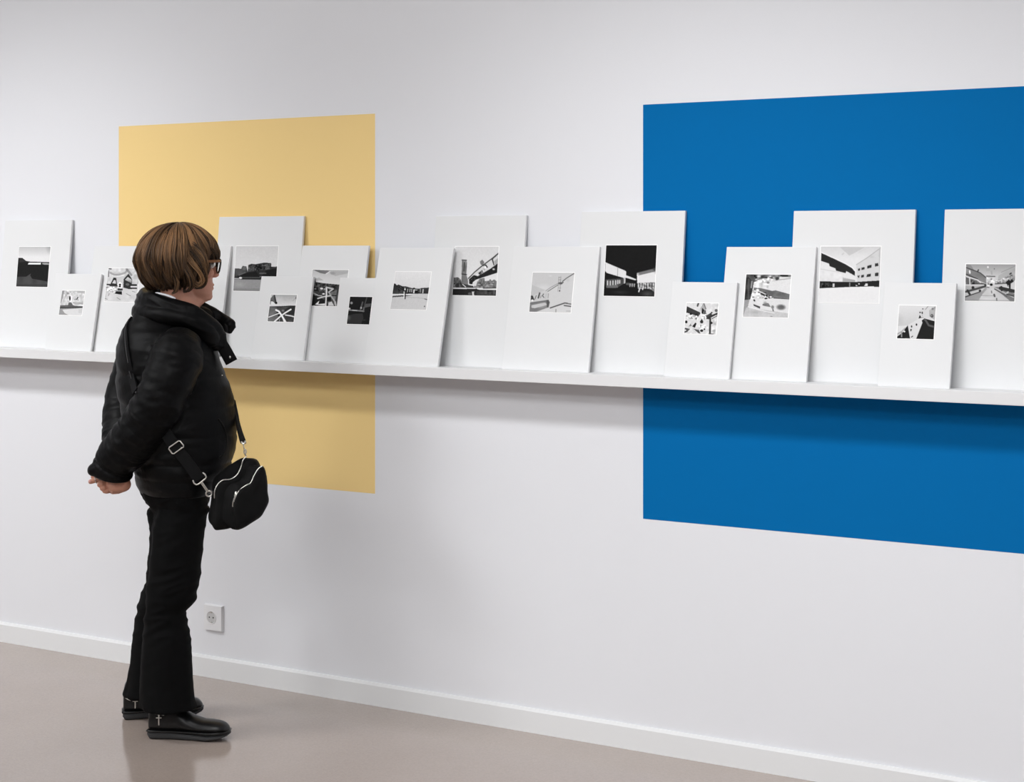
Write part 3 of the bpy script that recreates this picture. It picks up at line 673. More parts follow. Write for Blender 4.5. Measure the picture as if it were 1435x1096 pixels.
for k, xl, xr, h, p0, p1, v0, v1, fn, lab in BOARDS:
    yb, D = LEAN[k]; xm = (xl + xr) / 2
    t = tag(empty('mounted_photograph', (xm, yb, ZS)), lab, 'photograph', 'mounted photographs leaning on the ledge')
    t.rotation_euler = (-math.atan2(D, h), 0, 0)
    Lb = math.hypot(D, h)
    box('mat_board', xl - xm, xr - xm, 0.0, THICK, 0.0, Lb, M['board'], t, bevel=0.0008, segs=1)
    a0, a1 = p0 - xm, p1 - xm
    w = 0.0022
    mb = MB()                          # bevelled edge of the window cut in the mount
    out = [(a0 - w, -0.0002, v0 - w), (a1 + w, -0.0002, v0 - w), (a1 + w, -0.0002, v1 + w), (a0 - w, -0.0002, v1 + w)]
    inn = [(a0, -0.0010, v0), (a1, -0.0010, v0), (a1, -0.0010, v1), (a0, -0.0010, v1)]
    low = [(a0, -0.0001, v0), (a1, -0.0001, v0), (a1, -0.0001, v1), (a0, -0.0001, v1)]
    mb.loft([out, inn, low], cap0=False, cap1=False)
    mb.build('window_bevel', M['bevel'], t, smooth=False)
    pr = link('print', fn().mesh('print', a0, a1, v0, v1), M['print'], t)
    pr.location.y = -0.0005

# ------------------------------------------------------------------ the person
# figure frame: origin on the floor under the body, +x along the picture plane to the right, +y away from the camera, +z up
PD = 5.98
FWD = Vector((-math.sin(TH), math.cos(TH), 0)); RGT = Vector((math.cos(TH), math.sin(TH), 0))
XO = 1.0983
P0 = CAM + FWD * PD - RGT * XO; P0.z = 0


def m(px, py, ly=0.0):
    """measured point of the photograph at distance ly from the figure's middle plane, in metres in the figure frame"""
    Z = PD + ly
    return Vector(((px - 717.5) * Z / 2600 + XO, ly, 1.55 - (py - 347) * Z / 2600))


person = tag(empty('person', P0, TH), 'person with short brown hair in black jacket and trousers, hands clasped behind the back', 'person')
YAW = math.radians(23)
FX, FY = math.cos(YAW), math.sin(YAW)          # facing direction in the figure frame


def ring(py, xl, xr, ly, B, n=40, yaw=YAW, sq=2.0, back_flat=0.0):
    """level oval of half-width B seen from xl to xr, turned by yaw"""
    a, b_ = m(xl, py, ly), m(xr, py, ly); c = (a + b_) / 2; e = (b_.x - a.x) / 2
    cy, sy = math.cos(yaw), math.sin(yaw)
    A = math.sqrt(max(e * e - (B * sy) ** 2, 0.0004)) / cy
    out = []
    for j in range(n):
        w = 2 * PI * j / n; cw, sw = math.cos(w), math.sin(w)
        x = A * math.copysign(abs(cw) ** (2 / sq), cw); y = B * math.copysign(abs(sw) ** (2 / sq), sw)
        out.append(Vector((c.x + x * cy - y * sy, c.y + x * sy + y * cy, c.z)))
    return out


def fn(p, s, o=0):
    return noise.noise(Vector((p[0] * s + o, p[1] * s - o, p[2] * s + 2 * o)))


# ---------------- body: head, neck, trunk, arms, hands and legs in one surface
HZ = 1.383                                            # height of the chin
HX = m(258, 380).x; HYA = math.radians(24)
HM = Matrix.Translation((HX, 0.0, HZ)) @ Matrix.Rotation(HYA, 4, 'Z') @ Matrix.Rotation(math.radians(2), 4, 'Y')
mb = MB()
head = [(-0.006, .074, .035, .016), (.004, .087, .012, .028), (.02, .0915, -.02, .042), (.04, .089, -.045, .053), (.055, .0905, -.055, .058), (.075, .0885, -.07, .064),
        (.10, .086, -.09, .068), (.12, .084, -.10, .0695), (.14, .089, -.105, .072), (.165, .088, -.105, .072), (.19, .074, -.092, .063), (.21, .05, -.07, .047), (.222, .018, -.04, .025)]
rings = []
for z, xf, xb, w in head:
    r = []
    for j in range(36):
        t = 2 * PI * j / 36; c, s_ = math.cos(t), math.sin(t)
        xm_ = (xf + xb) / 2 - .012; A = (xf - xm_) if c > 0 else (xm_ - xb)
        r.append(HM @ Vector((xm_ + A * math.copysign(abs(c) ** .88, c), w * math.copysign(abs(s_) ** .92, s_), z)))
    rings.append(r)
mb.loft(rings)
H3 = lambda x, y, z: HM @ Vector((x, y, z))
mb.tube([H3(.082, 0, .122), H3(.091, 0, .105), H3(.100, 0, .089), H3(.102, 0, .083)], [.008, .009, .0105, .011], 14)
for s_ in (-1, 1):
    mb.ell(H3(.095, s_ * .0115, .081), (.011, .0085, .0085))
    mb.tube([H3(.084, s_ * .012, .133), H3(.083, s_ * .032, .136), H3(.073, s_ * .052, .13)], [.007, .0075, .006], 10)
    mb.ell(H3(.062, s_ * .038, .088), (.024, .022, .018))                       # cheek
    mb.tube([H3(-.012, s_ * .072, .128), H3(-.02, s_ * .08, .112), H3(-.014, s_ * .078, .092), H3(-.008, s_ * .071, .082)], [.008, .010, .009, .006], 10)   # ear
mb.tube([H3(.077, -.022, .046), H3(.090, -.009, .0495), H3(.0905, .009, .0495), H3(.077, .022, .046)], [.0045, .006, .006, .0045], 10)
mb.tube([H3(.076, -.02, .04), H3(.0885, -.008, .038), H3(.0885, .008, .038), H3(.076, .02, .04)], [.005, .0068, .0068, .005], 10)
mb.ell(H3(.078, 0, .012), (.015, .02, .015))
mb.tube([H3(.04, 0, .004), H3(.015, 0, -.008), H3(-.01, 0, -.02)], [.03, .042, .05], 18)           # under the jaw
mb.tube([m(246, 462), m(254, 436), H3(-.02, 0, .03), H3(-.025, 0, .09)], [.066, .059, .057, .06], 24)
# trunk
mb.loft([ring(py, a, b_, 0, B) for py, a, b_, B in ((450, 212, 280, .06), (470, 195, 288, .13), (500, 182, 292, .16), (560, 186, 300, .145), (620, 195, 305, .14), (670, 204, 290, .15), (710, 210, 284, .15), (745, 216, 280, .13))])
# arms
NEAR = [m(252, 488, -.165), m(243, 515, -.195), m(215, 574, -.19), m(192, 612, -.165), m(165, 645, -.125), m(160, 661, -.105)]
FAR = [m(204, 492, .165), m(186, 535, .185), m(173, 580, .15), m(172, 612, .095), m(164, 640, .03), m(158, 662, -.02)]
mb.tube(catmull(NEAR, 20), [.05] * 6 + [.043] * 6 + [.034] * 8, 16)
mb.tube(catmull(FAR, 20), [.05] * 6 + [.043] * 6 + [.034] * 8, 16)
# legs
NL = [m(250, 726, -.07), m(247, 790, -.085), m(234, 850, -.098), m(233, 930, -.11), m(229, 1006, -.112)]
FL = [m(240, 726, .07), m(236, 790, .09), m(226, 850, .105), m(213, 930, .124), m(190, 985, .139)]
for lg in (NL, FL): mb.tube(catmull(lg, 17), list(np.interp(np.linspace(0, 1, 17), [0, .25, .5, .7, 1], [.066, .064, .046, .042, .021])), 16)
# near hand: the back of the palm hangs below the cuff, the fingers close over the other hand
mb.tube([m(170, 656, -.105), m(173, 668, -.10), m(171, 676, -.098)], [.027, .027, .028], 16, flat=.8)
mb.ell(m(168.5, 679, -.098), (.035, .022, .026))
mb.ell(m(161, 681, -.095), (.022, .02, .021))
mb.tube([m(177, 671, -.105), m(168, 669.5, -.122), m(158, 670, -.122), m(151.5, 671, -.11)], [.012, .011, .0095, .008], 12)     # thumb
for k, (px, py) in enumerate(((155, 675), (155, 680), (157, 685), (161, 688.5))):
    mb.tube([m(px + 6, py - 1, -.098 + .003 * k), m(px - 1, py, -.088), m(px - 3, py + .5, -.066), m(px + 4, py, -.048), m(px + 10, py - 1, -.05)], [.0105, .0098, .009, .0085, .0072], 12)
# far hand: lies inside the near one, its finger ends point out to the back
mb.tube([m(160, 658, -.02), m(157, 670, -.035), m(156, 676, -.05)], [.027, .027, .026], 16, flat=.75)
mb.ell(m(153, 678, -.055), (.026, .02, .026))
for (x0, y0), (x1, y1), (x2, y2), ly, r in (((150, 671), (139, 671.5), (126.5, 675.2), -.075, .0092), ((150, 677), (142.5, 678.3), (139, 679.5), -.085, .0098), ((151, 682.5), (145.5, 684), (142.8, 684.6), -.085, .0098), ((153, 687), (149, 688.3), (146.2, 688.2), -.082, .009)):
    mb.tube([m(x0, y0, ly + .012), m(x1, y1, ly), m(x2, y2, ly)], [r * 1.08, r, r * .86], 12)
mb.tube([m(147, 670, -.05), m(139, 666.5, -.055), m(130, 668.5, -.06)], [.011, .0095, .008], 12)
body = mb.build('body', M['skin'], person)
remesh(body, 0.0023, 3, .5)
a, nn = coords(body)
hi = np.array(HM.inverted())
loc = a @ hi[:3, :3].T + hi[:3, 3]
up = loc[:, 2] > -.01
# mouth line and smile fold
g = np.exp(-((loc[:, 2] - .0438) / .0022) ** 2) * (np.abs(loc[:, 1]) < .024) * (loc[:, 0] > .06)
f1 = np.exp(-((np.abs(loc[:, 1]) - (.021 + (.085 - loc[:, 2]) * .28)) / .0028) ** 2) * (loc[:, 2] > .04) * (loc[:, 2] < .082) * (loc[:, 0] > .05)
a = a - nn * ((g * .0016 + f1 * .0012) * up)[:, None]
set_coords(body, a)
for s_ in (-1, 1):
    e = MB(); e.ell(H3(.0755, s_ * .031, .114), (.0125, .0125, .0125), 18, 12); ey = e.build('eye', M['eye'], person)
    e = MB(); e.ell(H3(.0845, s_ * .031, .114), (.0042, .0055, .0055), 14, 8); e.build('iris', M['iris'], ey)
nl = MB()
nl.ell(m(126.2, 674.4, -.0825), (.0045, .002, .0042), 12, 8); nl.build('fingernail', mat('nail', srgb(222, 168, 158), .3), person)
# ring on the outstretched finger
rg = MB(); c = m(134.5, 673.2, -.075); ax = (m(126.5, 675.2, -.075) - m(139, 671.5, -.075)).normalized(); u_ = ax.orthogonal().normalized(); v_ = ax.cross(u_)
rg.tube([c + (u_ * math.cos(w) + v_ * math.sin(w)) * .0097 for w in [2 * PI * k / 24 for k in range(24)]], .0014, 8, closed=True)
rg.build('finger_ring', M['metal'], person)

# ---------------- trousers
mb = MB()
mb.loft([ring(py, a_, b_, 0, B) for py, a_, b_, B in ((640, 196, 300, .15), (664, 190, 298, .16), (690, 196, 296, .168), (706, 204, 293, .166), (718, 211, 289.7, .16), (731, 212, 288, .15), (748, 212, 286, .12))])
near = [(712, 222, 292, -.07, .085), (740, 214, 286, -.078, .088), (760, 213.8, 283.8, -.085, .086), (784, 211, 281.5, -.09, .082), (804, 209, 278.8, -.093, .08), (822, 207.5, 276.5, -.096, .08), (838, 206.3, 273, -.098, .078), (847, 205.7, 267, -.098, .074),
        (856, 204.5, 257.5, -.1, .07), (871, 202.6, 261, -.102, .072), (895, 200.6, 266, -.106, .078), (927, 198.3, 268.5, -.11, .084), (960, 196.6, 270.6, -.112, .088), (980, 195.8, 272, -.114, .092), (990.5, 196.5, 276.5, -.114, .094)]
mb.loft([ring(py, a_, b_, ly, B, sq=2.25, yaw=math.radians(12)) for py, a_, b_, ly, B in near])
far = [(712, 206, 276, .08, .085), (745, 210, 274, .085, .085), (784, 209.5, 268, .095, .08), (818, 207.2, 262, .1, .076), (841, 196, 252, .105, .07), (880, 188.5, 250, .115, .074), (927, 183.2, 251, .125, .08), (962, 177.2, 253, .13, .084), (970, 173.5, 254, .13, .086), (974, 174, 254, .13, .086)]
mb.loft([ring(py, a_, b_, ly, B, sq=2.25, yaw=math.radians(12)) for py, a_, b_, ly, B in far])
trousers = mb.build('trousers', M['trouser'], person)
remesh(trousers, 0.0045, 5)
a, nn = coords(trousers); d = np.zeros(len(a))
for i, p in enumerate(a):
    zz = p[2]
    knee = math.exp(-((zz - .44) / .12) ** 2); seat = math.exp(-((zz - .74) / .07) ** 2); hem = math.exp(-((zz - .08) / .05) ** 2)
    q = (p[0] * 7 + zz * 9, p[1] * 5, zz * 30 - p[0] * 14)
    r1 = 1 - abs(noise.noise(Vector(q))) * 2
    q2 = (p[0] * 22, p[1] * 22, zz * 3.2)
    d[i] = (.0065 * knee + .005 * seat + .0012) * r1 + .0045 * noise.noise(Vector(q2)) * (1 - .5 * knee) + .004 * hem * noise.noise(Vector((p[0] * 40, p[1] * 40, 1)))
set_coords(trousers, a + nn * d[:, None])
# outer seam of the near leg
sm = catmull([m(262, 742, -.165), m(247, 800, -.178), m(238, 860, -.173), m(233, 930, -.196), m(232, 996, -.209)], 30)

# ---------------- shoes
def make_shoe(toe_dir, heel, length, name='shoe'):
    """heel = back of the sole on the floor; toe_dir = angle in the figure frame"""
    t = empty(name, (0, 0, 0)); t.parent = person
    R = Matrix.Translation(heel) @ Matrix.Rotation(toe_dir, 4, 'Z')
    L_ = length
    stn = [(0.0, .026, .028, .010), (.03, .031, .028, 0), (.10, .033, .028, 0), (.30, .032, .026, 0), (.55, .038, .021, .0), (.75, .047, .019, .002), (.90, .042, .021, .009), (.975, .027, .024, .016), (1.0, .012, .026, .021)]
    s_ = MB(); rs = []
    for u, w, top, bot in stn:
        cy = .006 * math.sin(u * PI)
        rs.append([R @ Vector((u * L_, cy + w * math.copysign(abs(math.cos(q)) ** .6, math.cos(q)), bot + (top - bot) * (.5 + .5 * math.copysign(abs(math.sin(q)) ** .5, math.sin(q))))) for q in [2 * PI * k / 20 for k in range(20)]])
    s_.loft(rs); so = s_.build('sole', M['sole'], t)
    TREAD = []
    for k in range(5):
        bm = bmesh.new(); box_bm(bm, (.62 + .055 * k) * L_, (.645 + .055 * k) * L_, -.022, .034, .0012 + .0007 * k * k * .4, .0062 + .0007 * k * k * .4, R)
        me = bpy.data.meshes.new('tread'); bm.to_mesh(me); bm.free(); TREAD.append(link('tread', me, M['sole'], None))
    for q in TREAD:
        bm = bmesh.new(); bm.from_mesh(so.data); bm.from_mesh(q.data); bm.to_mesh(so.data); bm.free(); me = q.data; bpy.data.objects.remove(q); bpy.data.meshes.remove(me)
    up_ = MB(); rs = []
    prof_ = [(0.005, .022, .080), (.02, .029, .115), (.06, .034, .128), (.14, .036, .132), (.26, .037, .130), (.36, .038, .108), (.48, .041, .078), (.62, .046, .066), (.76, .0475, .062), (.87, .043, .060), (.94, .034, .054), (.98, .022, .044), (1.0, .009, .034)]
    for u, w, top in prof_:
        cy = .006 * math.sin(u * PI); z0 = .020 + .006 * max(0, u - .85) / .15; r = []
        for q in [2 * PI * k / 28 for k in range(28)]:
            sx, sz = math.cos(q), math.sin(q)
            zz = z0 + (top - z0) * (.42 + .58 * sz) if sz > 0 else z0 + (top - z0) * .42 * (1 + sz)
            pinch = 1 - .16 * max(0, sz) ** 2 * (1 - min(1, u / .5) * .4)
            r.append(R @ Vector((u * L_, cy + w * pinch * math.copysign(abs(sx) ** (.42 if u < .3 else .8), sx), zz)))
        rs.append(r)
    up_.loft(rs); uo = up_.build('upper', M['leather'], t)
    uo.modifiers.new('s', 'SUBSURF').levels = 1; uo.modifiers['s'].render_levels = 1; bake(uo)
    uo.data.polygons.foreach_set('use_smooth', [True] * len(uo.data.polygons))
    a_, n_ = coords(uo); ri = np.array(R.inverted()); l_ = a_ @ ri[:3, :3].T + ri[:3, 3]
    cr = np.zeros(len(a_))
    for uu, am in ((.60, .0032), (.64, .0028), (.685, .0024)):       # creases over the toes
        cr += am * np.exp(-((l_[:, 0] / L_ - uu - .5 * (l_[:, 1] - .006) ** 2 / .0025 * .02) / .012) ** 2) * (l_[:, 2] > .045)
    cr += .002 * np.exp(-((l_[:, 2] - .033) / .0025) ** 2)            # groove above the welt
    set_coords(uo, a_ - n_ * cr[:, None])
    wl = MB(); wl.tube([R @ Vector((u * L_, .006 * math.sin(u * PI) + sgn * (w + .001), .0265 if u < .8 else .0265 + .002)) for sgn, seq in ((1, stn[:-1]), (0, [(.996, 0)]), (-1, stn[-2::-1])) for u, w, *_ in seq], .0036, 8, closed=True)
    wl.build('welt', M['leather'], t)
    return t, R


HN = m(210, 1034, -.105); HN.z = 0
HF = m(172, 1007, .125); HF.z = 0
shoe1, R1 = make_shoe(math.radians(-8), HN, .262)
shoe2, R2 = make_shoe(math.radians(12), HF, .262)


def charm(shoe, p, chain):
    c = MB(); z = Vector((0, 0, 1)); x = Vector((1, 0, 0)); y = Vector((0, -1, 0))
    for q0, q1, r in ((p + z * .011, p - z * .019, .0021), (p - x * .0075 + z * .003, p + x * .0075 + z * .003, .0019)): c.tube([q0, (q0 + q1) / 2, q1], r, 8)
    c.ell(p + z * .013, (.0034, .0028, .0034), 10, 8)
    co = c.build('cross_charm', M['metal'], shoe)
    k = MB(); pts = catmull(chain, 16)
    for i, q in enumerate(pts):
        k.ell(q, (.0024, .0024, .0017), 8, 6)
    k.build('charm_chain', M['metal'], shoe)


charm(shoe1, m(222.5, 1007.5, -.166), [m(210, 996.5, -.135), m(212, 998.5, -.155), m(217, 1000, -.168), m(222.5, 1001, -.169), m(229, 1002, -.165)])
charm(shoe2, m(189.5, 984, .088), [m(176, 978, .1), m(180, 980.5, .088), m(185, 981.5, .084), m(190, 980.5, .084)])

# ---------------- jacket
mb = MB()
tor = [(432, 190, 268, .07, .0), (442, 188, 280, .085, .0), (452, 181, 290, .105, .0), (463, 173, 298, .135, .0), (475, 167.5, 301, .155, 0), (488, 164.5, 303, .168, 0), (504, 164, 306.5, .175, 0), (520, 164, 313.5, .176, 0), (545, 166, 322, .176, 0), (566, 169, 327, .176, 0), (590, 174, 330.3, .178, 0),
       (614, 179, 331, .182, 0), (640, 184, 327, .186, 0), (656, 187, 322, .186, 0), (665, 187, 314, .180, 0), (672, 188, 308, .178, 0), (682, 190, 302, .178, 0), (689, 194, 297, .172, 0)]
mb.loft([ring(py, a_, b_, ly, B, n=56, sq=2.15) for py, a_, b_, B, ly in tor])
SN = [m(252, 486, -.150), m(246, 506, -.178), m(231, 545, -.195), m(216, 576, -.190), m(196, 606, -.165), m(176, 630, -.135), m(164, 642, -.118), m(160, 649, -.112)]
RN = [.070, .083, .078, .078, .073, .070, .066, .062]
SF = [m(206, 490, .145), m(194, 512, .168), m(182, 545, .165), m(175, 575, .14), m(174, 600, .10), m(170, 625, .05), m(165, 638, .0), m(160, 648, -.02)]
RF = [.07, .076, .072, .070, .066, .062, .058, .056]
pn = catmull(SN, 30); pf = catmull(SF, 30)
rn = np.interp(np.linspace(0, 7, 30), range(8), RN); rf = np.interp(np.linspace(0, 7, 30), range(8), RF)
mb.tube(pn, list(rn), 28, up=(0, 1, 0)); mb.tube(pf, list(rf), 28, up=(0, 1, 0))
# cuffs end in a cut edge
for (p_, q_, r_) in ((m(160, 648, -.112), m(156.5, 670, -.105), .063), (m(160, 648, -.02), m(158, 667, -.035), .046)):
    mb.tube([p_, (p_ + q_) / 2, q_], [r_, r_ * 1.0, r_ * .96], 28, round_ends=False)
mb.ell(m(135, 658, -.105), (.026, .045, .024))
jacket = mb.build('jacket', M['jacket'], person)
remesh(jacket, 0.0045, 7)
a, nn = coords(jacket)
PN = np.array([list(p) for p in pn]); PF = np.array([list(p) for p in pf])


def near_path(a, P, R):
    best = np.full(len(a), 1e9); idx = np.zeros(len(a)); 
    for i in range(len(P) - 1):
        e = P[i + 1] - P[i]; t = np.clip(((a - P[i]) @ e) / (e @ e), 0, 1); dd = np.linalg.norm(a - P[i] - t[:, None] * e, axis=1) / np.interp(i + t, range(len(R)), R)
        k = dd < best; best = np.where(k, dd, best); idx = np.where(k, i + t, idx)
    return best, idx / (len(P) - 1)


dn, tn = near_path(a, PN, rn); df, tf = near_path(a, PF, rf)
sl_n = np.clip((1.22 - dn) / .12, 0, 1) * np.clip((tn - .02) / .1, 0, 1); sl_f = np.clip((1.22 - df) / .12, 0, 1) * np.clip((tf - .02) / .1, 0, 1)
sleeve = np.maximum(sl_n, sl_f)
d = np.zeros(len(a))
# quilted bands of the trunk
seams = [m(0, y).z for y in (524, 566, 606, 644, 667)]
slope = .10
zq = a[:, 2] + slope * (a[:, 0] - .0) * .25
edges = np.array(sorted(seams + [1.26, .70]))
band = np.zeros(len(a))
for z0, z1 in zip(edges[:-1], edges[1:]):
    k = (zq >= z0) & (zq < z1); band = np.where(k, np.sin(np.clip((zq - z0) / (z1 - z0), 0, 1) * PI) ** .55, band)
d += (1 - sleeve) * (band * .0055 - .0036) * (a[:, 2] < 1.24)
# centre-front seam, pocket slit
for i, p in enumerate(a):
    s_ = sleeve[i]
    w1 = noise.noise(Vector((p[0] * 9, p[1] * 9, p[2] * 26)))
    w2 = noise.noise(Vector((p[0] * 18 + 5, p[1] * 18, p[2] * 46)))
    v = (1 - s_) * (.0038 * w1 + .002 * w2)
    if s_ > 0:
        t = tn[i] if sl_n[i] >= sl_f[i] else tf[i]
        ang = p[1] * 9 + p[0] * 3
        cre = 1 - 2 * abs(noise.noise(Vector((t * 15 + p[1] * 3, ang, 3.3 + p[0] * 2))))
        amp = .0022 + .0045 * math.exp(-((t - .62) / .2) ** 2) + .004 * math.exp(-((t - .08) / .08) ** 2)
        v += s_ * (amp * cre * .9 + .003 * w2 - .0045 * math.exp(-((t - .93) / .012) ** 2))
    d[i] += v
a = a + nn * d[:, None]
set_coords(jacket, a)

# stand-up collar, folded over, with its open end hanging at the throat
cl = MB()
path = catmull([m(325, 459, .06), m(312, 452, .10), m(285, 436, .11), m(250, 422, .105), m(214, 417, .085), m(199, 420, .03), m(207, 426, -.045), m(232, 433, -.090), m(258, 440, -.1), m(280, 452, -.088), m(299, 468, -.06), m(309, 484, -.03)], 40)
hh = np.interp(np.linspace(0, 1, 40), [0, .15, .3, .45, .55, .66, .8, .9, 1], [.022, .027, .031, .034, .036, .040, .038, .036, .026])
tt = np.interp(np.linspace(0, 1, 40), [0, .2, .45, .6, .8, 1], [.012, .017, .019, .022, .022, .017])
rs = []
for i, p in enumerate(path):
    p = Vector(p); t = (Vector(path[min(i + 1, 39)]) - Vector(path[max(i - 1, 0)])).normalized()
    upv = Vector((.12, 0, 1)); upv = (upv - t * upv.dot(t)).normalized(); sd = t.cross(upv)
    r = []
    for k in range(28):
        w = 2 * PI * k / 28
        c_, s_ = math.cos(w), math.sin(w)
        fold = 1 + .10 * math.sin(3 * w + i * .5)
        r.append(p + upv * hh[i] * math.copysign(abs(s_) ** .85, s_) * (1 + .05 * math.sin(i * .9)) + sd * tt[i] * fold * math.copysign(abs(c_) ** .8, c_))
    rs.append(r)
cl.loft(rs)
# lower roll that joins the collar to the shoulders
cl.tube(catmull([m(292, 444, .09), m(250, 432, .105), m(212, 430, .085), m(197, 435, .03), m(204, 439, -.05), m(232, 442, -.098), m(262, 448, -.105), m(286, 462, -.085), m(300, 482, -.055)], 36), [.02] + [.027] * 34 + [.018], 18)
collar = cl.build('collar', M['jacket'], jacket)
remesh(collar, 0.0032, 5)
a, nn = coords(collar); d = np.array([.0035 * (1 - 2 * abs(noise.noise(Vector((p[0] * 8, p[1] * 8, p[2] * 42 + p[0] * 16))))) + .002 * fn(p, 30) for p in a])
set_coords(collar, a + nn * d[:, None])
# hanging throat tab with a press stud
fl = MB(); tabp = [m(303, 468, -.03), m(309, 480, -.035), m(316, 492, -.035), m(321, 501, -.034), m(324.5, 507.5, -.033)]
rs = []
for i, p in enumerate(catmull(tabp, 14)):
    p = Vector(p); t = (tabp[-1] - tabp[0]).normalized(); wd = Vector((t.z, 0, -t.x)); nrm = Vector((.25, -1, 0)).normalized(); hw = .0205
    rs.append([p + wd * hw * math.copysign(abs(math.cos(w)) ** .35, math.cos(w)) + nrm * .0085 * math.copysign(abs(math.sin(w)) ** .6, math.sin(w)) for w in [2 * PI * k / 24 for k in range(24)]])
fl.loft(rs); tab = fl.build('throat_tab', M['jacket'], jacket)
st = MB(); st.ell(m(322.3, 500.5, -.0445), (.0032, .0022, .0042), 14, 8); st.build('press_stud', M['metal'], jacket)
st = MB(); st.ell(m(311.5, 526, -.062), (.002, .0016, .002), 10, 8); st.build('press_stud', M['metal'], jacket)
# curved piped edge of the front pocket
pk = MB(); pk.tube(catmull([m(306, 588, -.152), m(313, 598, -.142), m(317, 612, -.135), m(316, 628, -.14), m(308, 642, -.15)], 20), .0035, 8); pk.build('pocket_piping', M['jacket'], jacket)
# zip placket running down the front edge
zp = MB(); zp.tube(catmull([m(302, 498, .03), m(309, 519, .05), m(318, 545, .06), m(324, 575, .065), m(327, 605, .068), m(323, 640, .068), m(309, 664, .06)], 26), .0085, 10); zp.build('placket', M['jacket'], jacket)
# white shirt edge above the collar
sh = MB(); sh.tube(catmull([m(219, 410.5, -.05), m(227, 412, -.068), m(236, 414.5, -.08), m(245, 418, -.085)], 12), [.004] + [.006] * 10 + [.004], 10, flat=.6); sh.build('shirt_collar', mat('white_cotton', srgb(228, 228, 232), .8), person)

# ---------------- hair
hc = Vector((m(250.5, 365).x, 0.0, m(0, 365.5).z)); HYR = math.radians(24)
ca, sa = math.cos(HYR), math.sin(HYR)
UPH, DNH = .1175, .118


def hair_pt(al, t, push=0.0):
    """point of the hair mass: al azimuth from the face, t polar angle from the crown"""
    ct, st_ = math.cos(t), math.sin(t)
    if t <= PI / 2:
        hs = st_ ** .88; z = UPH * ct
    else:
        k = (t - PI / 2) / (PI / 2); z = -DNH * math.sin(k * PI / 2); hs = 1 - .10 * k - .62 * k ** 2.2
    fr = .5 + .5 * math.cos(al)
    A = .131 * fr + .132 * (1 - fr); B = .103
    x = (A + push) * hs * math.cos(al); y = (B + push) * hs * math.sin(al)
    if z < 0: x += .012 * (-z / .1)
    xs, ys = x * ca - y * sa, x * sa + y * ca
    return hc + Vector((xs - .006 * (1 - abs(ct)), ys, z + push * ct))


hv, hf, hcol = [], [], []


def add_strand(pts, rad, tone, flat=.5):
    k = MB(); k.tube(pts, rad, 4, flat=flat, round_ends=False); o = len(hv); hv.extend(k.v); hf.extend([tuple(i + o for i in q) for q in k.f])
    hcol.extend([tone] * len(k.v))


def t_end(al):
    """how far down the hair reaches, by azimuth (0 = over the face)"""
    d_ = abs((al + PI) % (2 * PI) - PI)
    return float(np.interp(d_, [0, .55, .85, 1.08, 1.3, 1.7, 2.4, PI], [1.50, 1.52, 1.66, 2.16, 2.40, 2.54, 2.58, 2.52]))


# inner cap so that nothing shows between the locks
cap = MB(); rs = []
for i in range(26):
    r = []
    for j in range(64):
        al = -PI + 2 * PI * j / 64; r.append(hair_pt(al, .02 + (t_end(al) - .05) * i / 25, -.012))
    rs.append(r)
cap.loft(rs); hv += cap.v; hf += cap.f; hcol += [(.020, .012, .007)] * len(cap.v)
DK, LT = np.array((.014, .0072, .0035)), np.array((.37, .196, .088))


def lay(path_fn, n, rad0, tone_fn, flat=.7):
    pts, rad, tn_ = [], [], []
    for i in range(n):
        u = i / (n - 1); pts.append(path_fn(u))
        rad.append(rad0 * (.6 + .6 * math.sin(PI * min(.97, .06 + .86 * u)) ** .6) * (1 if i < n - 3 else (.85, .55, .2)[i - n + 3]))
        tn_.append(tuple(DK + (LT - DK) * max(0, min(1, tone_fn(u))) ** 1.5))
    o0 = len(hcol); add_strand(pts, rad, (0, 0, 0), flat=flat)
    for j in range(len(hcol) - o0): hcol[o0 + j] = tn_[min(n - 1, j // 4)]


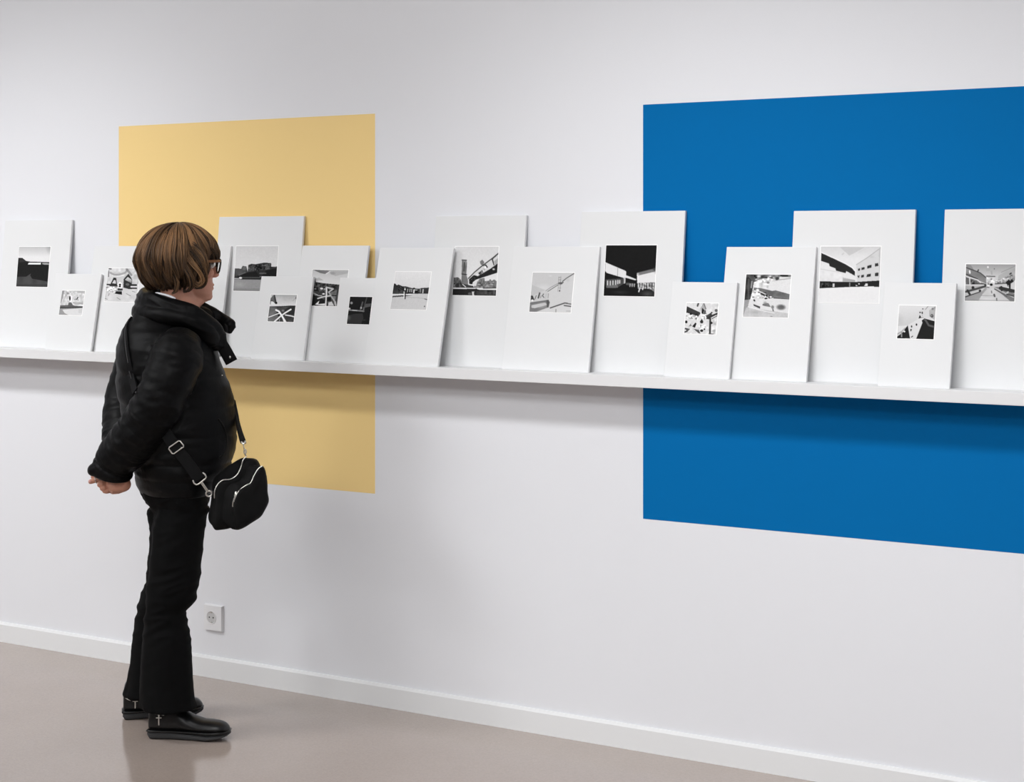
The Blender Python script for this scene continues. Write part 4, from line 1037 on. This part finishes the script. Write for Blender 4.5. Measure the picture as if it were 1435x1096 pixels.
for k in range(230):
    al0 = -PI + 2 * PI * ((k * .61803) % 1.0) + random.gauss(0, .02)
    d_ = abs((al0 + PI) % (2 * PI) - PI)
    layer = (0, 1, 2, 1)[k % 4]                                       # 0 lowest and longest, 2 topmost and shortest
    te = t_end(al0) + random.gauss(0, .06)
    if d_ > .75: te -= (0, .22, .62)[layer] * random.uniform(.6, 1.2) * (.35 + .65 * min(1, abs(d_ - 1.15) / .5))
    t0 = (.18, .07, .03)[layer] + random.random() * .12
    push = (-.007, -.001, .0025)[layer] + random.uniform(-.003, .003)
    wav, wph, drift = random.uniform(.03, .10), random.uniform(0, 6.3), random.gauss(0, .09)
    wav2, wph2 = random.uniform(.02, .085) * (1.5 if layer < 2 else .8), random.uniform(0, 6.3)
    flick = random.uniform(-.006, .010)
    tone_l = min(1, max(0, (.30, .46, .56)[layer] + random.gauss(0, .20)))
    curl = .10 * math.exp(-((d_ - 1.15) / .28) ** 2) if al0 < 0 else 0
    width = random.uniform(.045, .095)
    for q in range(24):
        off = random.gauss(0, 1); dp = random.uniform(-.0022, .0022)
        tl = min(1, max(0, tone_l + random.gauss(0, .17))); L1 = te + random.gauss(0, .035)

        def pf_(u):
            t = t0 + (L1 - t0) * u
            w = off * width * (.35 + .9 * u * (1 - u) * 2 - .2 * u * u) + wav * math.sin(u * 5.2 + wph) * u + drift * u * u
            w += wav2 * math.sin(u * 11 + wph2) * max(0, u - .35) * 1.6
            w += curl * math.sin(max(0, u - .45) * 5.7)
            w += -.24 * u * u * math.exp(-(d_ / .7) ** 2) * (1 if al0 < .25 else -1)
            pp = push + dp + .0035 * math.sin(u * 6 + wph * 2) * u + .004 * math.sin(u * 12 + wph2) * max(0, u - .4) + (flick * (u - .75) * 4 if u > .75 else 0)
            if u > .9: pp -= (u - .9) * .05
            return hair_pt(al0 + w, t, pp)
        lay(pf_, 19, .00165, lambda u: tl * (.48 + .66 * math.sin(min(1, u * 1.25) * PI) ** 1.0) * (1 - .22 * u) - .10 * (layer == 0))  # lower ends and lowest layer darkened: shade painted into the hair colour
# explicit locks: curls beside the cheek, a tuft at the nape
LOCKS = [([(262, 345), (276, 358), (286, 374), (290, 389), (286, 400), (277, 403), (270, 397), (271, 388)], (-.097, -.100, -.099, -.094, -.091, -.092, -.094, -.096), .55, 12),
         ([(258, 350), (268, 366), (279, 380), (284, 392), (279, 399), (273, 396), (273, 389)], (-.10, -.104, -.102, -.098, -.096, -.098, -.099), .7, 9),
         ([(250, 352), (257, 370), (266, 388), (268, 400), (262, 408), (256, 405)], (-.10, -.105, -.103, -.097, -.092, -.094), .40, 12),
         ([(268, 340), (281, 352), (288, 364), (290, 378), (287, 390)], (-.092, -.098, -.098, -.094, -.09), .50, 12),
         ([(240, 360), (243, 380), (249, 396), (246, 408), (240, 412)], (-.10, -.105, -.10, -.094, -.09), .34, 12),
         ([(226, 362), (225, 382), (231, 398), (228, 409)], (-.075, -.083, -.082, -.075), .30, 12),
         ([(214, 382), (208, 392), (205, 398), (207, 404), (212, 407)], (-.03, -.03, -.03, -.025, -.02), .40, 7)]
for pxs, lys, tone_l, cnt in LOCKS:
    lys = (lys[0] + .022, lys[1] + .008) + tuple(lys[2:])
    base = [m(x, y, l) for (x, y), l in zip(pxs, lys)]; fine = catmull(base, 40)
    for q in range(int(cnt * 2.4)):
        o_ = Vector((random.gauss(0, .0032), random.uniform(-.005, .005), random.gauss(0, .0032))); e0 = random.uniform(.86, 1)
        tl = min(1, max(0, tone_l * .72 + random.gauss(0, .17)))
        w0, w1 = random.uniform(0, 6.3), random.uniform(.001, .0035)
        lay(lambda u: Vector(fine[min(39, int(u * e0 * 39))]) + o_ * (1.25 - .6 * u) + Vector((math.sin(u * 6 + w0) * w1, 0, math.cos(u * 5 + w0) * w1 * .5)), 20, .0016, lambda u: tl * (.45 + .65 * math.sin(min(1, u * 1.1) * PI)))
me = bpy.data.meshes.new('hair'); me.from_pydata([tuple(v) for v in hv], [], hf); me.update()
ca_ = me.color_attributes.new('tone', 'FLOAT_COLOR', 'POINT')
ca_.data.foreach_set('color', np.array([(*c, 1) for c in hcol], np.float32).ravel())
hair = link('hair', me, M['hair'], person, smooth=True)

# ---------------- spectacles
gl = empty('eyeglasses'); gl.parent = person
for s_ in (-1, 1):
    cxy = s_ * .034
    pts = []
    for k in range(40):
        w = 2 * PI * k / 40; c_, n_ = math.cos(w), math.sin(w)
        yy = cxy + .0265 * math.copysign(abs(c_) ** .7, c_); zz = .1105 + .0215 * math.copysign(abs(n_) ** .7, n_)
        pts.append(H3(.104 - .25 * abs(yy) ** 1.0 * .35 + (zz - .11) * .12, yy, zz))
    r_ = MB(); r_.tube(pts, .0030, 10, closed=True); rim = r_.build('rim', M['frame_black'], gl)
    l_ = MB(); cen = sum(pts, Vector()) / 40; l_.v = [tuple(p) for p in pts] + [tuple(cen + H3(.0015, 0, 0) - H3(0, 0, 0))]; l_.f = [(j, (j + 1) % 40, 40) for j in range(40)]
    l_.build('lens', M['glass'], gl)
    t_ = MB(); t_.tube([H3(.097, s_ * .0615, .1265), H3(.088, s_ * .069, .1265), H3(.06, s_ * .0775, .125), H3(.02, s_ * .082, .123), H3(-.012, s_ * .08, .118), H3(-.03, s_ * .077, .098)], [.0034, .0036, .0033, .003, .0028, .0028], 10, flat=1.3); t_.build('temple', M['amber'], gl)
br = MB(); br.tube([H3(.1035, -.008, .116), H3(.107, 0, .118), H3(.1035, .008, .116)], .0026, 10); br.build('bridge', M['frame_black'], gl)

# ------------------------------------------------------------------ the shoulder bag
bag = tag(empty('shoulder_bag', P0, TH), 'small black zipped shoulder bag hanging by its strap at the person\'s hip', 'bag')


def outline(pts, cx, cy, tilt, base, n=48, shrink=1.0):
    """closed outline lying in a plane that recedes to the right"""
    q = [np.array(p, float) for p in pts]; q = q + [q[0], q[1], q[2]]; L_ = []
    k = len(pts)
    for t in np.linspace(0, k, n, endpoint=False):
        i = int(t); u = t - i; p0, p1, p2, p3 = q[(i - 1) % k], q[i % k], q[(i + 1) % k], q[(i + 2) % k]
        c = .5 * (2 * p1 + (p2 - p0) * u + (2 * p0 - 5 * p1 + 4 * p2 - p3) * u ** 2 + (3 * p1 - p0 - 3 * p2 + p3) * u ** 3)
        c = np.array((cx, cy)) + (c - np.array((cx, cy))) * shrink
        L_.append(m(c[0], c[1], base + tilt * (c[0] - cx)))
    return L_


O1 = [(297, 692), (298, 676), (305, 664), (320, 653), (336, 642.5), (345, 640), (357, 642), (363, 648), (365, 662), (362, 684), (352, 708), (330, 728), (308, 736), (294, 733), (292, 718)]
O2 = [(301, 700), (303, 684), (311, 673), (323, 671.5), (333, 664), (338, 652), (346, 643), (357, 645), (364, 655), (367, 672), (366, 692), (352, 718), (332, 738), (312, 744), (298, 740)]
O3 = [(327, 704), (331, 693), (338, 684), (351, 677), (358, 663), (366, 653.5), (370.5, 656), (373, 667), (375, 684), (376, 704), (366, 722), (350, 735.5), (338, 742), (330, 742), (327, 724)]
TI = .0009
bg = MB()
bg.loft([outline(O1, 328, 690, TI, -.125, shrink=.82), outline(O1, 328, 690, TI, -.135, shrink=.97), outline(O1, 328, 690, TI, -.150), outline(O2, 332, 694, TI, -.185), outline(O2, 332, 694, TI, -.205, shrink=.965)])
pouch = bg.build('pouch', M['bag'], bag)
bg = MB()
bg.loft([outline(O2, 332, 694, TI, -.195, shrink=.9), outline(O3, 351, 698, TI, -.205, shrink=.99), outline(O3, 351, 698, TI, -.228, shrink=1.0), outline(O3, 351, 698, TI, -.240, shrink=.93), outline(O3, 351, 698, TI, -.244, shrink=.80)])
pocket = bg.build('front_pocket', M['bag'], bag)
for ob in (pouch, pocket):
    ob.modifiers.new('s', 'SUBSURF').levels = 2; ob.modifiers['s'].render_levels = 2; bake(ob)
    ob.data.polygons.foreach_set('use_smooth', [True] * len(ob.data.polygons))
    a, nn = coords(ob); d = np.array([.003 * fn(p, 26) + .0022 * (1 - 2 * abs(fn(p, 14, 3))) for p in a]); set_coords(ob, a + nn * d[:, None])


def bagline(pts, base, n=30): return catmull([m(x, y, base + TI * (x - 340)) for x, y in pts], n)


def zipper(name, pts, base, parent, rad=.0026):
    k = MB(); L_ = bagline(pts, base, 46)
    k.tube(L_, [rad * (1 + .25 * (i % 2)) for i in range(46)], 8); return k.build(name, M['metal'], parent)


zipper('zipper', [(300.5, 698), (301, 688), (305, 679), (312, 673), (323, 671.5), (332, 665.5), (337.5, 655), (340.5, 645), (344.5, 640.5)], -.200, pouch, .0016)
zipper('zipper', [(331, 693.5), (338, 685), (346, 679.5), (351.5, 676.5), (356.5, 666), (361.5, 657.5), (367, 653.5)], -.244, pocket, .0017)
# zip pull with a slotted end
pl = MB(); c0 = [m(x, y, -.252) for x, y in ((328.7, 694), (332.3, 694), (333, 700), (332.6, 705), (331.6, 710.5), (326, 709.5), (326.6, 704), (328, 699))]
pl.tube(c0, .0022, 8, closed=True); pl.tube([m(330.6, 690, -.250), m(330.6, 694, -.252), m(330, 700, -.252)], [.0035, .0042, .0034], 10, flat=.6)
pl.tube([m(328.6, 702.5, -.252), m(332, 703, -.252)], .0022, 8); pl.build('zip_pull', M['metal'], pocket)
pl = MB(); pl.tube([m(301.3, 728, -.212), m(302, 733, -.213), m(302.6, 738, -.212)], [.0022, .0032, .0020], 8, flat=.7); pl.build('zip_pull', M['metal'], pouch)
pl = MB(); pl.tube([m(298.6, 702.3, -.197), m(302, 702.2, -.199)], .0010, 8); pl.build('stitch_bar', M['metal'], pouch)
dl = MB(); dl.tube(catmull([m(299.5, 696, -.19), m(298.6, 689, -.192), m(301.3, 683, -.192), m(303, 682.5, -.19)], 12), .0022, 8); dl.build('side_loop', M['metal'], pouch)

# strap: from the bag over the far shoulder, down the back and under the near arm
def strap_piece(name, pts, widths, n, parent, thick=.003, face=None):
    L_ = [Vector(p) for p in catmull(pts, n)]; F_ = [Vector(p).normalized() for p in catmull(face, n)]; W_ = np.interp(np.linspace(0, 1, n), np.linspace(0, 1, len(widths)), widths)
    k = MB(); rs = []
    for i, p in enumerate(L_):
        t = (L_[min(i + 1, n - 1)] - L_[max(i - 1, 0)]).normalized(); nr = (F_[i] - t * F_[i].dot(t)).normalized(); wd = t.cross(nr)
        rs.append([p + wd * W_[i] / 2 + nr * thick, p + wd * W_[i] / 2 - nr * thick, p - wd * W_[i] / 2 - nr * thick, p - wd * W_[i] / 2 + nr * thick])
    k.loft(rs); return k.build(name, M['strap'], parent, smooth=False)


strap = strap_piece('strap', [m(226, 596, -.205), m(236, 612, -.213), m(247, 628, -.217), m(262, 647, -.217), m(276, 667, -.214), m(279.5, 672, -.213)], [.036] * 6, 30, bag, face=[(-.1, -1, 0), (0, -1, 0), (0, -1, 0), (.05, -1, 0), (.1, -1, -.05), (.1, -1, -.05)])
from mathutils.bvhtree import BVHTree
jm = jacket.data; jm.calc_loop_triangles()
TREE = BVHTree.FromPolygons([v.co for v in jm.vertices], [p.vertices for p in jm.polygons])


def on_jacket(px, py, off):
    """point and normal of the jacket's surface where the photograph shows (px, py)"""
    o_ = Vector((XO, -PD, 1.55))
    for k in range(24):
        d_ = (m(px + k, py, 0) - o_).normalized(); h_ = TREE.ray_cast(o_, d_)
        if h_[0] is not None: break
    return h_[0] + h_[1] * off, h_[1]


bsp = [on_jacket(x, y, .002) for x, y in ((180, 446), (177.5, 458), (177, 472), (178.2, 488), (181.3, 508), (185.6, 530), (190.5, 549))]
strap_piece('back_strap', [p for p, _ in bsp], [.016, .018, .02, .022, .024, .026, .026], 34, strap, face=[n_ for _, n_ in bsp])
pe = MB(); pe.tube(catmull([on_jacket(x, y, .0045)[0] for x, y in ((179.5, 449), (177.3, 460), (176.8, 472), (178, 488), (181, 508))], 24), .0013, 6); pe.build('strap_edge', M['piping'], strap)
pe = MB(); pe.tube(catmull([on_jacket(x, y, .0045)[0] for x, y in ((182.5, 520), (186, 533), (190, 546), (192, 551))], 16), [.0008] * 6 + [.0022] * 10, 6); pe.build('strap_edge', M['piping'], strap)
strap_piece('front_strap', [m(327, 560, .03), m(331, 582, .0), m(334.5, 598, -.05), m(338, 611, -.10), m(341, 620.5, -.135)], [.02, .02, .02, .019, .018], 20, strap, face=[(1, -.3, 0), (.9, -.6, 0), (.7, -.8, 0), (.5, -.9, 0), (.4, -.95, 0)])
bk = MB(); bk.tube([m(x, y, -.224) for x, y in ((236.6, 629.2), (237.2, 627), (250.3, 617.8), (252.5, 618.2), (257.2, 624.2), (257.2, 626.4), (243.6, 636), (241.4, 635.6))], .0022, 10, closed=True); bk.build('slider_buckle', M['metal'], strap)
hk = MB(); hk.tube([m(x, y, -.222) for x, y in ((270.6, 673.6), (272, 677.2), (275, 679.2), (278, 678.6), (287.6, 671.2), (289, 668.6), (287.4, 665), (284.6, 662.8))], .0024, 10)
hk.tube([m(281.2, 676.2, -.222), m(290, 688.6, -.216)], .0020, 8); hk.tube([m(282.8, 675.2, -.222), m(291.6, 687.6, -.216)], .0020, 8)
hko = hk.build('swivel_hook', M['metal'], strap)
c = m(292.8, 691.8, -.213)
rg = MB(); rg.tube([c + Vector((math.cos(w) * .0085, .2 * math.cos(w) * .0085, math.sin(w) * .0085)) for w in [2 * PI * k / 20 for k in range(20)]], .0028, 8, closed=True); rg.build('hook_ring', M['metal'], strap)
h2 = MB(); h2.tube([m(338.6, 619.6, -.135), m(341.2, 622.2, -.138), m(343.2, 619.0, -.135)], [.0045, .0058, .0045], 10, flat=.7); h2.tube(catmull([m(341.4, 623, -.138), m(342, 628, -.145), m(343.4, 633, -.158), m(343.6, 637, -.172), m(345.2, 639, -.18)], 12), .0019, 8)
h2.tube([m(343.4, 633, -.16) + Vector((math.cos(w) * .004, 0, math.sin(w) * .0075)) for w in [2 * PI * k / 16 for k in range(16)]], .0014, 8, closed=True); h2.build('swivel_hook', M['metal'], strap)
